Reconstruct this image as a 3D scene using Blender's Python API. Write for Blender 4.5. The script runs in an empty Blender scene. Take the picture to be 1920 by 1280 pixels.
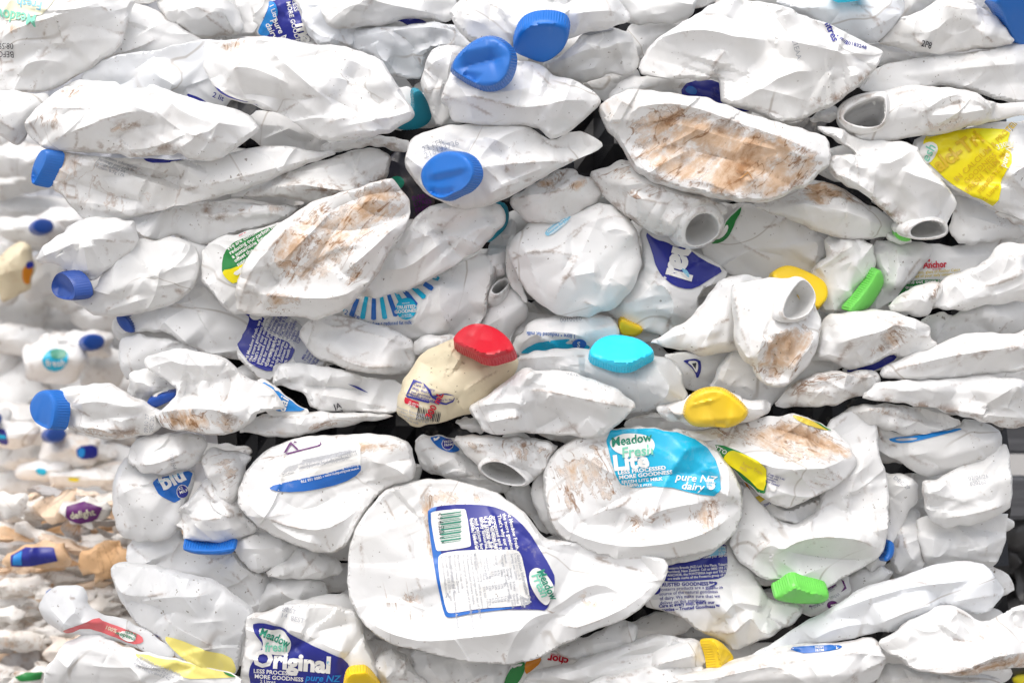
import bpy, math, random
import numpy as np
from mathutils import Vector
from mathutils.geometry import delaunay_2d_cdt

D = 1.5            # camera to bale face, metres
S = 0.00035        # metres per photo pixel on the bale face
scene = bpy.context.scene
col = scene.collection
TILE = {'A': (0, 0), 'B': (630, 0), 'C': (1260, 0), 'D': (0, 420), 'E': (630, 420), 'F': (1260, 420),
        'G': (0, 840), 'H': (630, 840), 'I': (1260, 840)}
TS = 660 / 1920.0

def P(tile, pts):
    if tile == 'P':
        return np.array(pts, float)
    o = TILE[tile]
    return np.array([(o[0] + x * TS, o[1] + y * TS) for x, y in pts], float)

def vec(tile, v):
    return np.array(v, float) * (1.0 if tile == 'P' else TS)

# ------------------------------------------------------------------ materials
MATS = {}
def nodes_of(m):
    m.use_nodes = True
    nt = m.node_tree
    return nt, nt.nodes, nt.links, nt.nodes['Principled BSDF']

def ramp(N, a, b):
    r = N.new('ShaderNodeMapRange')
    r.inputs['From Min'].default_value = a
    r.inputs['From Max'].default_value = b
    r.interpolation_type = 'SMOOTHSTEP'
    return r

def math_n(N, L, op, a, b):
    n = N.new('ShaderNodeMath'); n.operation = op
    for i, v in enumerate((a, b)):
        if isinstance(v, (int, float)): n.inputs[i].default_value = v
        else: L.new(v, n.inputs[i])
    return n.outputs[0]

def noise(N, L, co, w, scale, detail=4, rough=0.55, dist=0.0):
    n = N.new('ShaderNodeTexNoise'); n.noise_dimensions = '4D'
    n.inputs['Scale'].default_value = scale; n.inputs['Detail'].default_value = detail
    n.inputs['Roughness'].default_value = rough; n.inputs['Distortion'].default_value = dist
    L.new(co, n.inputs['Vector']); L.new(w, n.inputs['W'])
    return n.outputs['Fac']

def mix(N, L, fac, a, b):
    n = N.new('ShaderNodeMix'); n.data_type = 'RGBA'
    L.new(fac, n.inputs[0])
    for i, v in ((6, a), (7, b)):
        if isinstance(v, tuple): n.inputs[i].default_value = (*v, 1)
        else: L.new(v, n.inputs[i])
    return n.outputs[2]

def plastic(name, rgb, rough=0.36, trans=0.0, dirty=True, tone=None):
    m = bpy.data.materials.new(name); nt, N, L, B = nodes_of(m)
    co = N.new('ShaderNodeTexCoord').outputs['Object']
    rnd = math_n(N, L, 'MULTIPLY', N.new('ShaderNodeObjectInfo').outputs['Random'], 37.0)
    B.inputs['Roughness'].default_value = rough
    B.inputs['Specular IOR Level'].default_value = 0.4
    # slow drift of tone, like plastic of slightly different age
    t2 = tone or tuple(c * k for c, k in zip(rgb, (0.95, 0.945, 0.93)))
    base = mix(N, L, ramp_out(N, L, noise(N, L, co, rnd, 14, 3), 0.4, 0.7), rgb, t2)
    if dirty:
        at = N.new('ShaderNodeAttribute'); at.attribute_name = 'dirt'
        sep = N.new('ShaderNodeSeparateColor'); L.new(at.outputs['Color'], sep.inputs[0])
        R, G, Bl = sep.outputs
        R = math_n(N, L, 'ADD', R, math_n(N, L, 'MULTIPLY', math_n(N, L, 'MULTIPLY', Bl, 0.55), ramp_out(N, L, noise(N, L, co, rnd, 11, 3, .6), 0.5, 0.68)))
        # wiped mud: a thin streaked film with darker drying lines
        mp = N.new('ShaderNodeMapping'); mp.inputs['Scale'].default_value = (1.0, 1.0, 0.25)
        vr = N.new('ShaderNodeVectorRotate'); vr.rotation_type = 'Y_AXIS'; L.new(co, vr.inputs['Vector']); L.new(rnd, vr.inputs['Angle'])
        L.new(vr.outputs[0], mp.inputs['Vector'])
        n1 = noise(N, L, mp.outputs[0], rnd, 30, 7, 0.68, 1.2)
        n2 = noise(N, L, co, rnd, 150, 5, 0.75, 0.6)
        thick = math_n(N, L, 'ADD', math_n(N, L, 'MULTIPLY', n1, 1.0), math_n(N, L, 'MULTIPLY', n2, 0.45))
        tot = math_n(N, L, 'ADD', thick, math_n(N, L, 'MULTIPLY', R, 0.28))
        on = ramp_out(N, L, tot, 0.84, 1.04)
        film = math_n(N, L, 'MULTIPLY', on, ramp_out(N, L, R, 0.0, 0.45))
        base = mix(N, L, math_n(N, L, 'MULTIPLY', film, 0.78), base, (0.60, 0.365, 0.18))
        deep = math_n(N, L, 'MULTIPLY', ramp_out(N, L, thick, 0.74, 0.96), ramp_out(N, L, R, 0.35, 0.9))
        base = mix(N, L, math_n(N, L, 'MULTIPLY', deep, 0.85), base, (0.35, 0.155, 0.045))
        # dark drying lines round each patch, and wandering ones
        n3 = noise(N, L, mp.outputs[0], rnd, 19, 4, 0.55, 2.6)
        e1 = math_n(N, L, 'ABSOLUTE', math_n(N, L, 'SUBTRACT', tot, 0.90), 0)
        e2 = math_n(N, L, 'ABSOLUTE', math_n(N, L, 'SUBTRACT', n3, 0.5), 0)
        rim = math_n(N, L, 'MAXIMUM', math_n(N, L, 'MULTIPLY', ramp_inv(N, L, e1, 0.0, 0.022), 0.75), ramp_inv(N, L, e2, 0.002, 0.017))
        rim = math_n(N, L, 'MULTIPLY', rim, ramp_out(N, L, R, 0.12, 0.5))
        base = mix(N, L, math_n(N, L, 'MULTIPLY', math_n(N, L, 'MULTIPLY', rim, ramp_out(N, L, n2, 0.36, 0.56)), 0.85), base, (0.26, 0.115, 0.035))
        # hairline crease marks
        e3 = math_n(N, L, 'ABSOLUTE', math_n(N, L, 'SUBTRACT', noise(N, L, co, rnd, 6.5, 1, .4, .6), 0.5), 0)
        hl = math_n(N, L, 'MULTIPLY', ramp_inv(N, L, e3, 0.0005, 0.0035), ramp_out(N, L, noise(N, L, co, rnd, 17, 2), .46, .6))
        base = mix(N, L, math_n(N, L, 'MULTIPLY', hl, 0.5), base, (0.33, 0.27, 0.21))
        # grime that has lodged in creases
        g = math_n(N, L, 'MULTIPLY', G, ramp_out(N, L, noise(N, L, co, rnd, 75, 5, 0.7), 0.47, 0.62))
        base = mix(N, L, math_n(N, L, 'MULTIPLY', g, 0.85), base, (0.21, 0.105, 0.045))
        # faint overall grey-brown dust
        ds = math_n(N, L, 'MULTIPLY', Bl, ramp_out(N, L, noise(N, L, co, rnd, 30, 6, 0.65), 0.45, 0.75))
        base = mix(N, L, math_n(N, L, 'MULTIPLY', ds, 0.5), base, (0.52, 0.45, 0.36))
        # specks
        sp = ramp_out(N, L, noise(N, L, co, rnd, 420, 2, 0.5), 0.675, 0.715)
        sp = math_n(N, L, 'MULTIPLY', sp, ramp_out(N, L, noise(N, L, co, rnd, 26, 2), 0.45, 0.6))
        base = mix(N, L, math_n(N, L, 'MULTIPLY', sp, 0.75), base, (0.16, 0.11, 0.07))
        rr = math_n(N, L, 'ADD', rough, math_n(N, L, 'MULTIPLY', film, 0.3))
        L.new(rr, B.inputs['Roughness'])
    L.new(base, B.inputs['Base Color'])
    bp = N.new('ShaderNodeBump'); bp.inputs['Strength'].default_value = 0.10; bp.inputs['Distance'].default_value = 0.0012
    hh = math_n(N, L, 'ADD', noise(N, L, co, rnd, 90, 3, 0.5), math_n(N, L, 'MULTIPLY', noise(N, L, co, rnd, 900, 2, 0.5), 0.15))
    L.new(hh, bp.inputs['Height'])
    if name[:3] != 'cap':
        # fine crumple lines
        r1 = math_n(N, L, 'ABSOLUTE', math_n(N, L, 'SUBTRACT', noise(N, L, co, rnd, 13, 2, .45, .7), .5), 0)
        r2 = math_n(N, L, 'ABSOLUTE', math_n(N, L, 'SUBTRACT', noise(N, L, co, rnd, 31, 2, .45, .5), .5), 0)
        b2 = N.new('ShaderNodeBump'); b2.inputs['Strength'].default_value = .55; b2.inputs['Distance'].default_value = .012
        L.new(math_n(N, L, 'ADD', r1, math_n(N, L, 'MULTIPLY', r2, .35)), b2.inputs['Height']); L.new(b2.outputs[0], bp.inputs['Normal'])
    L.new(bp.outputs[0], B.inputs['Normal'])
    if name in ('white', 'cool', 'cream') and not trans: trans = .15
    if trans:                      # thin shell: part of the light goes through
        tr = N.new('ShaderNodeBsdfTranslucent'); L.new(base, tr.inputs['Color']); L.new(bp.outputs[0], tr.inputs['Normal'])
        mx = N.new('ShaderNodeMixShader'); mx.inputs[0].default_value = trans
        L.new(B.outputs[0], mx.inputs[1]); L.new(tr.outputs[0], mx.inputs[2])
        L.new(mx.outputs[0], N['Material Output'].inputs['Surface'])
    MATS[name] = m
    return m

def ramp_out(N, L, src, a, b):
    r = ramp(N, a, b); L.new(src, r.inputs['Value']); return r.outputs[0]

def ramp_inv(N, L, src, a, b):
    r = ramp(N, a, b); r.inputs['To Min'].default_value = 1; r.inputs['To Max'].default_value = 0
    L.new(src, r.inputs['Value']); return r.outputs[0]

def film(name, rgb, rough=0.26, wear=0.35):
    """printed label film, a little scuffed"""
    m = bpy.data.materials.new(name); nt, N, L, B = nodes_of(m)
    co = N.new('ShaderNodeTexCoord').outputs['Object']
    rnd = math_n(N, L, 'MULTIPLY', N.new('ShaderNodeObjectInfo').outputs['Random'], 37.0)
    w = ramp_out(N, L, noise(N, L, co, rnd, 60, 6, 0.7, 0.5), 0.56, 0.74)
    c = mix(N, L, math_n(N, L, 'MULTIPLY', w, wear), rgb, tuple(0.5 * a + 0.5 * b for a, b in zip(rgb, (0.62, 0.55, 0.45))))
    L.new(c, B.inputs['Base Color']); B.inputs['Roughness'].default_value = rough
    B.inputs['Specular IOR Level'].default_value = 0.4
    MATS[name] = m
    return m

plastic('white', (0.86, 0.86, 0.853))
plastic('cool', (0.83, 0.85, 0.875))
plastic('cream', (0.74, 0.655, 0.47))
plastic('milky', (0.83, 0.84, 0.85), 0.3, trans=0.45)
plastic('dark', (0.018, 0.018, 0.03))
for n, c in (('cap_blue', (0.006, 0.14, 0.52)), ('cap_navy', (0.010, 0.060, 0.30)), ('cap_cyan', (0.02, 0.62, 0.88)),
             ('cap_teal', (0.01, 0.24, 0.34)), ('cap_green', (0.15, 0.62, 0.085)), ('cap_yellow', (0.82, 0.55, 0.008)),
             ('cap_red', (0.52, 0.004, 0.018))):
    plastic(n, c, 0.34, dirty=False, tone=tuple(0.9 * v + 0.03 for v in c))
for n, c in (('navy', (0.022, 0.028, 0.24)), ('blue', (0.02, 0.13, 0.46)), ('midblue', (0.02, 0.22, 0.58)), ('cyan', (0.01, 0.40, 0.62)),
             ('teal', (0.02, 0.30, 0.36)), ('yellow', (0.80, 0.68, 0.01)), ('lemon', (0.74, 0.70, 0.02)), ('green', (0.02, 0.20, 0.045)),
             ('red', (0.50, 0.01, 0.03)), ('orange', (0.62, 0.22, 0.02)), ('purple', (0.12, 0.02, 0.14)), ('ink', (0.03, 0.03, 0.04)),
             ('grey', (0.42, 0.43, 0.46)), ('paper', (0.80, 0.79, 0.76)), ('pale', (0.72, 0.70, 0.52)), ('print_green', (0.02, 0.22, 0.14)),
             ('mint', (0.20, 0.58, 0.42)), ('gold', (0.66, 0.50, 0.06)), ('olive', (0.62, 0.42, 0.01)), ('sky', (0.25, 0.55, 0.72)),
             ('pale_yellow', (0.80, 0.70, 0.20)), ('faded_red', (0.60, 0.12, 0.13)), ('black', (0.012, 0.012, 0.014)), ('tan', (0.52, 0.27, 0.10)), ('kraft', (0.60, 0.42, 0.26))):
    film(n, c, wear=(0.12 if n in ('ink', 'print_green', 'paper') else 0.5))

# ------------------------------------------------------------------ small maths
def chaikin(p, it=2, closed=True):
    p = np.asarray(p, float)
    for _ in range(it):
        q = np.roll(p, -1, 0) if closed else p[1:]
        a = p if closed else p[:-1]
        n = np.empty((2 * len(a), 2)); n[0::2] = a * .75 + q * .25; n[1::2] = a * .25 + q * .75
        if not closed: n = np.vstack([p[:1], n, p[-1:]])
        p = n
    return p

def resample(p, step, closed=True):
    q = np.vstack([p, p[:1]]) if closed else p
    seg = np.hypot(*np.diff(q, axis=0).T); keep = np.r_[True, seg > 1e-6]; q = q[keep]
    s = np.r_[0, np.cumsum(np.hypot(*np.diff(q, axis=0).T))]
    n = max(3, int(round(s[-1] / step)))
    t = np.linspace(0, s[-1], n + 1)
    if closed: t = t[:-1]
    return np.c_[np.interp(t, s, q[:, 0]), np.interp(t, s, q[:, 1])]

def inside(pts, poly):
    x, y = pts[:, 0], pts[:, 1]; r = np.zeros(len(pts), bool)
    a = poly; b = np.roll(poly, -1, 0)
    for (x1, y1), (x2, y2) in zip(a, b):
        if y1 == y2: continue
        c = ((y1 > y) != (y2 > y)) & (x < (x2 - x1) * (y - y1) / (y2 - y1) + x1)
        r ^= c
    return r

def dist(pts, line, closed=True):
    a = line if closed else line[:-1]; b = np.roll(line, -1, 0) if closed else line[1:]
    out = np.full(len(pts), 1e9)
    ab = b - a; den = (ab ** 2).sum(1) + 1e-9
    for i in range(0, len(pts), 4000):
        p = pts[i:i + 4000, None, :]
        t = np.clip(((p - a) * ab).sum(2) / den, 0, 1)
        out[i:i + 4000] = np.sqrt((((a + t[..., None] * ab) - p) ** 2).sum(2)).min(1)
    return out

def ensure_ccw(p):
    x, y = p[:, 0], p[:, 1]
    return p if (x * np.roll(y, -1) - y * np.roll(x, -1)).sum() > 0 else p[::-1]

def triangulate(outline, pts, lines=()):
    V = [Vector(p) for p in outline]; n = len(V)
    E = [(i, (i + 1) % n) for i in range(n)]
    for l in lines:
        k = len(V); V += [Vector(p) for p in l]; E += [(k + i, k + i + 1) for i in range(len(l) - 1)]
    V += [Vector(p) for p in pts]
    r = delaunay_2d_cdt(V, E, [list(range(n))], 1, 1e-4)
    return np.array([tuple(v) for v in r[0]]), [tuple(f) for f in r[2]]

def hexgrid(lo, hi, g, rng):
    xs = np.arange(lo[0], hi[0] + g, g); ys = np.arange(lo[1], hi[1] + g, g * .87)
    X, Y = np.meshgrid(xs, ys); X[1::2] += g / 2
    p = np.c_[X.ravel(), Y.ravel()]
    return p + rng.uniform(-.12, .12, p.shape) * g

def dist_t(pts, line):
    """distance to an open polyline and the position 0..1 along it of the closest point"""
    a = line[:-1]; ab = line[1:] - a; den = (ab ** 2).sum(1) + 1e-9
    ln = np.sqrt(den); cum = np.r_[0, np.cumsum(ln)[:-1]]; tot = ln.sum()
    t = np.clip(((pts[:, None, :] - a) * ab).sum(2) / den, 0, 1)
    dd = np.sqrt((((a + t[..., None] * ab) - pts[:, None, :]) ** 2).sum(2))
    k = dd.argmin(1); r = np.arange(len(pts))
    return dd[r, k], (cum[k] + t[r, k] * ln[k]) / tot

class Field:
    """Height of a crushed shell over its outline (millimetres), in photo pixels."""
    def __init__(s, outline, bulge, creases, rng, folds, fa, rim, edge, L=42.0, rigid=0.0, facets=8, mixf=.88, CR=1.0):
        s.o = outline; s.b = bulge; s.rim = rim; s.edge = edge; s.L = L; s.mixf = mixf
        g = s.g = max(3.0, math.sqrt(np.prod(np.ptp(outline, 0))) / 34)
        s.lo = outline.min(0) - 3 * g
        nx, ny = (np.ceil((outline.max(0) + 3 * g - s.lo) / g)).astype(int) + 1
        X, Y = np.meshgrid(s.lo[0] + np.arange(nx) * g, s.lo[1] + np.arange(ny) * g)
        pts = np.c_[X.ravel(), Y.ravel()]
        m = inside(pts, outline).reshape(ny, nx)
        d = dist(pts, outline).reshape(ny, nx) * m
        u = d * (2 * d.max() - d)
        k = 1.0; u = u / max(u.max(), 1e-6) * (min(nx, ny) ** 2) / 8
        for it in range(90):
            t = .25 * (np.roll(u, 1, 0) + np.roll(u, -1, 0) + np.roll(u, 1, 1) + np.roll(u, -1, 1)) + k * .25
            u = np.where(m, t, 0)
        u = np.clip(u, 0, None); u /= max(u.max(), 1e-9)
        s.u = .5 * u ** .74 + .5 * np.clip(d / max(d.max(), 1e-6), 0, 1)
        s.creases = creases
        ins = pts[m.ravel()]
        if len(ins) < 4: ins = outline
        size = s.size = math.sqrt(max(m.sum(), 4)) * g
        w = ins - ins.mean(0); ev, evec = np.linalg.eigh(w.T @ w); ax = math.atan2(evec[1, 1], evec[0, 1])
        # flat facets: planes that touch the pillow
        gy, gx = np.gradient(s.u * bulge * (1 - edge), g)
        s.pl = []
        for _ in range(facets):
            c = ins[rng.integers(len(ins))][None]
            h0 = bulge * (edge + (1 - edge) * s._bl(s.u, c)[0])
            gr = np.array([s._bl(gx, c)[0], s._bl(gy, c)[0]]) * rng.uniform(.6, 1.15) + rng.normal(0, .02, 2) * bulge / 18
            s.pl.append((c[0], h0 - rng.uniform(0, .14) * bulge, gr))
        # free folds: curved cusped lines with unequal flanks
        s.fo = []
        folds = int(round(folds * min(2.0, max(1.0, size / 150)))) if facets else folds
        for _ in range(folds):
            p0 = ins[rng.integers(len(ins))]; a = ax + rng.normal(0, .75)
            nw = rng.random() < .5 and facets > 0; k1, k2 = (.018, .06) if nw else (.05, .2)
            s.fo.append((p0, a, size * rng.uniform(.22, .7), rng.normal(0, .35), size * rng.uniform(k1, k2), size * rng.uniform(k1, k2),
                         (.62 if nw else 1.0) * fa * rng.uniform(.35, 1.0) * min(1.7, size / 170) * rng.choice((-1, 1, 1))))
        if fa > 3.0 and size > 90:
            for _ in range(2 + int(size > 200)):              # laps: one side drops off sharply
                p0 = ins[rng.integers(len(ins))]; a = ax + rng.normal(0, .6)
                w = (size * rng.uniform(.12, .3), rng.uniform(1.8, 3.5))
                if rng.random() < .5: w = w[::-1]
                s.fo.append((p0, a, size * rng.uniform(.25, .6), rng.normal(0, .3), w[0], w[1], rng.uniform(1.8, 3.6)))
        if fa > 1.5:
            for _ in range(folds):                        # short puckers that start at the rim
                i = rng.integers(len(outline)); p0 = outline[i]
                q = outline.mean(0) - p0; a = math.atan2(q[1], q[0]) + rng.normal(0, .6)
                s.fo.append((p0, a, rng.uniform(25, 70), rng.normal(0, .3), rng.uniform(4, 14), rng.uniform(4, 14), rng.uniform(.7, 2.0) * rng.choice((-1, 1))))
        s.lines = []
        for p0, a, ln, cv, w1, w2, amp in s.fo:
            if abs(amp) < .8: continue
            x = np.linspace(-.85 * ln, .85 * ln, max(4, int(ln * 1.7 / 6))); ca, sa = math.cos(a), math.sin(a); y = cv * x ** 2 / ln
            s.lines.append(np.c_[p0[0] + x * ca - y * sa, p0[1] + x * sa + y * ca])
        s.wv = []
        for _ in range(2):
            a = rng.uniform(0, 6.28); s.wv.append((math.cos(a), math.sin(a), 6.28 / (size * rng.uniform(1.0, 2.0)), rng.uniform(0, 6.28)))
        s.wa = min(4.0, size / 60) * .6 * (1 - rigid)
    def _bl(s, A, p):
        q = (p - s.lo) / s.g; ny, nx = A.shape
        i = np.clip(q[:, 0], 0, nx - 1.001); j = np.clip(q[:, 1], 0, ny - 1.001)
        a = i.astype(int); b = j.astype(int); fx = i - a; fy = j - b
        return (A[b, a] * (1 - fx) + A[b, a + 1] * fx) * (1 - fy) + (A[b + 1, a] * (1 - fx) + A[b + 1, a + 1] * fx) * fy
    def rimf(s, p):
        d = dist(p, s.o) * inside(p, s.o)
        t = np.clip(d / s.rim, 0, 1)
        return np.sqrt(np.clip(1 - (1 - t) ** 2, 0, 1))
    def warp(s, p):
        w = 0
        for cx, cy, f, ph in s.wv: w = w + np.sin((p[:, 0] * cx + p[:, 1] * cy) * f + ph)
        return w * s.wa
    def front(s, p):
        p = np.asarray(p, float)
        h = s.b * (s.edge + (1 - s.edge) * s._bl(s.u, p))
        if s.pl:
            T = .35; P_ = np.stack([h0 + (p - c) @ g for c, h0, g in s.pl])
            mn = P_.min(0); f = mn - T * np.log(np.exp(-(P_ - mn) / T).sum(0))
            f = np.clip(f, 0.1 * s.b, 1.2 * s.b)
            h = s.mixf * f + (1 - s.mixf) * h
        pos = np.zeros(len(p)); neg = np.zeros(len(p))
        for line, H in s.creases:
            d, t = dist_t(p, line)
            e = np.clip(np.minimum(t, 1 - t) * 4.5, .25, 1)
            w = s.L * (.7 + .6 * ((line[0, 0] * 7.3 + line[0, 1] * 3.1) % 1)) * (1.0 if H > 0 else .8)
            v = H * e * np.exp(-np.sqrt(d * d + .5) / w)
            if H > 0: pos = np.maximum(pos, v)
            else: neg = np.minimum(neg, v)
        c = pos + neg
        for p0, a, ln, cv, w1, w2, amp in s.fo:
            q = p - p0; sx = q @ (math.cos(a), math.sin(a)); t = q @ (-math.sin(a), math.cos(a))
            t = t - cv * sx ** 2 / ln
            t = np.sqrt(t * t + .6) * np.sign(t)
            c = c + amp * np.exp(-np.abs(t) / np.where(t > 0, w1, w2)) * np.clip(1 - (sx / ln) ** 2, 0, 1) ** 1.5
        return s.rimf(p) * (h + c) - s.warp(p)
    def back(s, p):
        return -.7 * s.b * s.rimf(p) * (s.edge + (1 - s.edge) * s._bl(s.u, p)) - s.warp(p)

def world(px, ymm, kd):
    """photo pixels -> metres; kd is the one scale of the whole thing, set by its own distance"""
    px = np.asarray(px, float)
    k = (D + kd / 1000.0) / D
    return np.c_[(px[:, 0] - 960) * S * k, np.asarray(ymm) / 1000.0, (640 - px[:, 1]) * S * k]

def mesh_obj(name, V, F, mats, parent=None, loc=None, smooth=True, fmat=None):
    me = bpy.data.meshes.new(name)
    loc = np.zeros(3) if loc is None else np.asarray(loc)
    me.from_pydata([tuple(v) for v in (np.asarray(V) - loc)], [], [tuple(map(int, f)) for f in F])
    for m in mats: me.materials.append(MATS[m] if isinstance(m, str) else m)
    if smooth: me.polygons.foreach_set('use_smooth', [True] * len(me.polygons))
    if fmat is not None: me.polygons.foreach_set('material_index', fmat)
    me.update()
    o = bpy.data.objects.new(name, me); col.objects.link(o)
    if parent is not None: o.parent = parent
    else: o.location = tuple(loc)
    return o

def set_dirt(o, rgb):
    at = o.data.color_attributes.new('dirt', 'FLOAT_COLOR', 'POINT')
    a = np.ones((len(o.data.vertices), 4), np.float32); a[:len(rgb), :3] = rgb
    at.data.foreach_set('color', a.ravel())

def orient(V, F, want):
    """wind every triangle so that its normal has the wanted sign along y"""
    A = V[[f[0] for f in F]]; B_ = V[[f[1] for f in F]]; C_ = V[[f[2] for f in F]]
    n = np.cross(B_ - A, C_ - A)[:, 1]
    return [f if (k * want) >= 0 else (f[0], f[2], f[1]) for f, k in zip(F, n)]

SEED = [11]
class Bottle:
    def __init__(s, label, tile, d, pts, b=14, cr=(), st=(), ln=(), tilt=(0, 0), mat='white', dirt=.25, folds=9, fa=4.6,
                 rim=4.5, edge=.12, seed=None, hole=None, cat='bottle', name='crushed_bottle', group=None, g=4.3, L=40.0, sm=1, facets=None):
        SEED[0] += 1
        rng = s.rng = np.random.default_rng(seed if seed is not None else SEED[0] * 7919)
        d = d * (.66 if d < 200 else 1); s.tile = tile; s.d = d
        o = ensure_ccw(resample(chaikin(P(tile, pts), sm), 3.6))
        if len(o) > 20:
            th = np.arange(len(o)) / len(o) * 2 * np.pi; rr_ = np.zeros(len(o))
            for f_ in range(5, max(8, len(o) // 7)): rr_ += rng.normal() * np.cos(f_ * th + rng.uniform(0, 6.28)) / f_ ** .9
            nn = np.roll(o, -1, 0) - np.roll(o, 1, 0); nn = np.c_[-nn[:, 1], nn[:, 0]]; nn /= np.hypot(*nn.T)[:, None] + 1e-9
            o = o + nn * (rr_ / max(rr_.std(), .01) * 1.1)[:, None]
        s.o = o
        creases = [(chaikin(P(tile, c), 1, False), h * 2.0) for c, h in cr]
        s.f = Field(o, b * .70, creases, rng, folds, fa, rim, edge, L=L, facets=facets if facets is not None else int(rng.integers(7, 12)))
        s.c0 = o.mean(0)
        s.t = np.array(tilt, float) / 100 if tilt else np.zeros(2)
        if tuple(tilt) == (0, 0): s.t = rng.uniform(-3, 3, 2) / 100
        grid = hexgrid(o.min(0), o.max(0), g, rng)
        grid = grid[inside(grid, o)]
        dd = dist(grid, o); grid = grid[dd > 3.4]
        inner = []
        nrm = np.roll(o, -1, 0) - np.roll(o, 1, 0); nrm = np.c_[-nrm[:, 1], nrm[:, 0]]; nrm /= np.hypot(*nrm.T)[:, None] + 1e-9
        ring = o + nrm * 1.5
        s.inset = ensure_ccw(resample(o + nrm * 1.6, 4.5))
        ring = ring[inside(ring, o)]; ring = ring[dist(ring, o) > 1.1]
        lines = []
        for c in [c_ for c_, h_ in creases] + (s.f.lines if g < 6 else []):
            q = resample(c, 4.2, False); ok = inside(q, o) & (dist(q, o) > 4)
            run = []
            for p, k in zip(q, ok):
                if k: run.append(p)
                elif len(run) > 1: lines.append(np.array(run)); run = []
                else: run = []
            if len(run) > 1: lines.append(np.array(run))
        for l in lines:
            if len(grid): grid = grid[dist(grid, l, False) > 2.0]
        V2, F = triangulate(o, np.vstack([ring, grid]) if len(grid) else ring, lines)
        s.V2 = V2
        y = s.surf(V2)
        Vf = world(V2, y, d)
        F = orient(Vf, F, -1)
        # the far side, coarser
        cg = hexgrid(o.min(0), o.max(0), 22, rng); cg = cg[inside(cg, o)]
        if len(cg): cg = cg[dist(cg, o) > 9]
        ob = o
        W2, G = triangulate(ob, np.vstack([ring[::3], cg]) if len(cg) else ring[::3])
        yb = s.d + (W2 - s.c0) @ s.t - s.f.back(W2)
        Vb = world(W2, yb, d); G = orient(Vb, G, 1)
        n = len(Vf)
        V = np.vstack([Vf, Vb]); F = F + [tuple(i + n for i in f) for f in G]
        lo, hi = Vf.min(0), Vf.max(0)
        s.loc = np.array([(lo[0] + hi[0]) / 2, d / 1000., lo[2]])
        s.label = label; s.cat = cat; s.name = name; s.group = group
        s.body = mesh_obj(name, V, F, [mat], None, s.loc); s.nfront = n
        s.body.data.set_sharp_from_angle(angle=math.radians(29))
        R = np.zeros((len(V), 3), np.float32)
        al = V2
        for poly, a in st:
            q = chaikin(P(tile, poly), 2); sd = np.where(inside(al, q), 1, -1) * dist(al, q)
            R[:n, 0] = np.maximum(R[:n, 0], a * np.clip((sd + 12) / 34, 0, 1))
        auto = [(l_, rng.uniform(2, 3.5), rng.uniform(.35, .75)) for l_ in s.f.lines if rng.random() < .12 + .5 * dirt]
        auto += [(c, rng.uniform(2.5, 4.5), rng.uniform(.45, .8)) for c, h in creases if rng.random() < .15 + dirt]
        for line, w, a in [(P(tile, l_), w_, a_) for l_, w_, a_ in ln] + auto:
            q = line; dl = dist(al, q, False)
            R[:n, 1] = np.maximum(R[:n, 1], a * np.clip(1 - dl / w, 0, 1))
        edged = dist(al, o)
        R[:n, 1] = np.maximum(R[:n, 1], np.clip(1 - edged / 5, 0, 1) * min(.75, dirt * 1.1))
        R[:, 2] = dirt
        set_dirt(s.body, R)
        s.parts = None
        ALL.append(s)
    def surf(s, p):
        p = np.asarray(p, float)
        return s.d + (p - s.c0) @ s.t - s.f.front(p)
    def root(s):
        if s.parts is None:
            e = bpy.data.objects.new(s.name, None); e.empty_display_size = .02
            col.objects.link(e); e.location = tuple(s.loc)
            s.body.name = 'body'; s.body.parent = e; s.body.location = (0, 0, 0)
            s.parts = e
        return s.parts
    def finish(s):
        r = s.parts or s.body
        if s.parts is None: r.name = s.name
        r['label'] = s.label; r['category'] = s.cat
        if s.group: r['group'] = s.group

    # ---------------- printed film
    def film(s, pts, mat, name='label', parent=None, lift=.7, tile=None, g=6.0, sm=1, clip=1.5, label=None):
        q = ensure_ccw(resample(chaikin(P(tile or s.tile, pts), sm), 4.0))
        rng = np.random.default_rng(5)
        grid = s.V2[inside(s.V2, q)]
        if len(grid): grid = grid[dist(grid, q) > 1.6]
        V2, F = s.cut(q, grid)
        used = sorted({i for f in F for i in f})
        if not used: return None
        mp = {i: k for k, i in enumerate(used)}
        V2 = V2[used]; F = [tuple(mp[i] for i in f) for f in F]
        V = world(V2, s.surf(V2) - lift, s.d); F = orient(V, F, -1)
        o = mesh_obj(name, V, F, [mat], parent or s.root(), s.loc)
        if label: o['label'] = label
        return o
    def cut(s, q, grid):
        """triangles of polygon q that lie on this shell"""
        if (inside(q, s.o) & (dist(q, s.o) > 1.6)).all(): return triangulate(q, grid)
        ins = s.inset
        if len(grid): grid = grid[inside(grid, ins)]
        V = [Vector(p) for p in q] + [Vector(p) for p in ins]; n, k = len(q), len(ins)
        E = [(i, (i + 1) % n) for i in range(n)] + [(n + i, n + (i + 1) % k) for i in range(k)]
        r = delaunay_2d_cdt(V + [Vector(p) for p in grid], E, [], 0, 1e-4)
        V2 = np.array([tuple(v) for v in r[0]]); F = [tuple(f) for f in r[2]]
        if not F: return V2, F
        cen = np.array([V2[list(f)].mean(0) for f in F]); ok = inside(cen, q) & inside(cen, ins)
        return V2, [f for f, a in zip(F, ok) if a]
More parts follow.
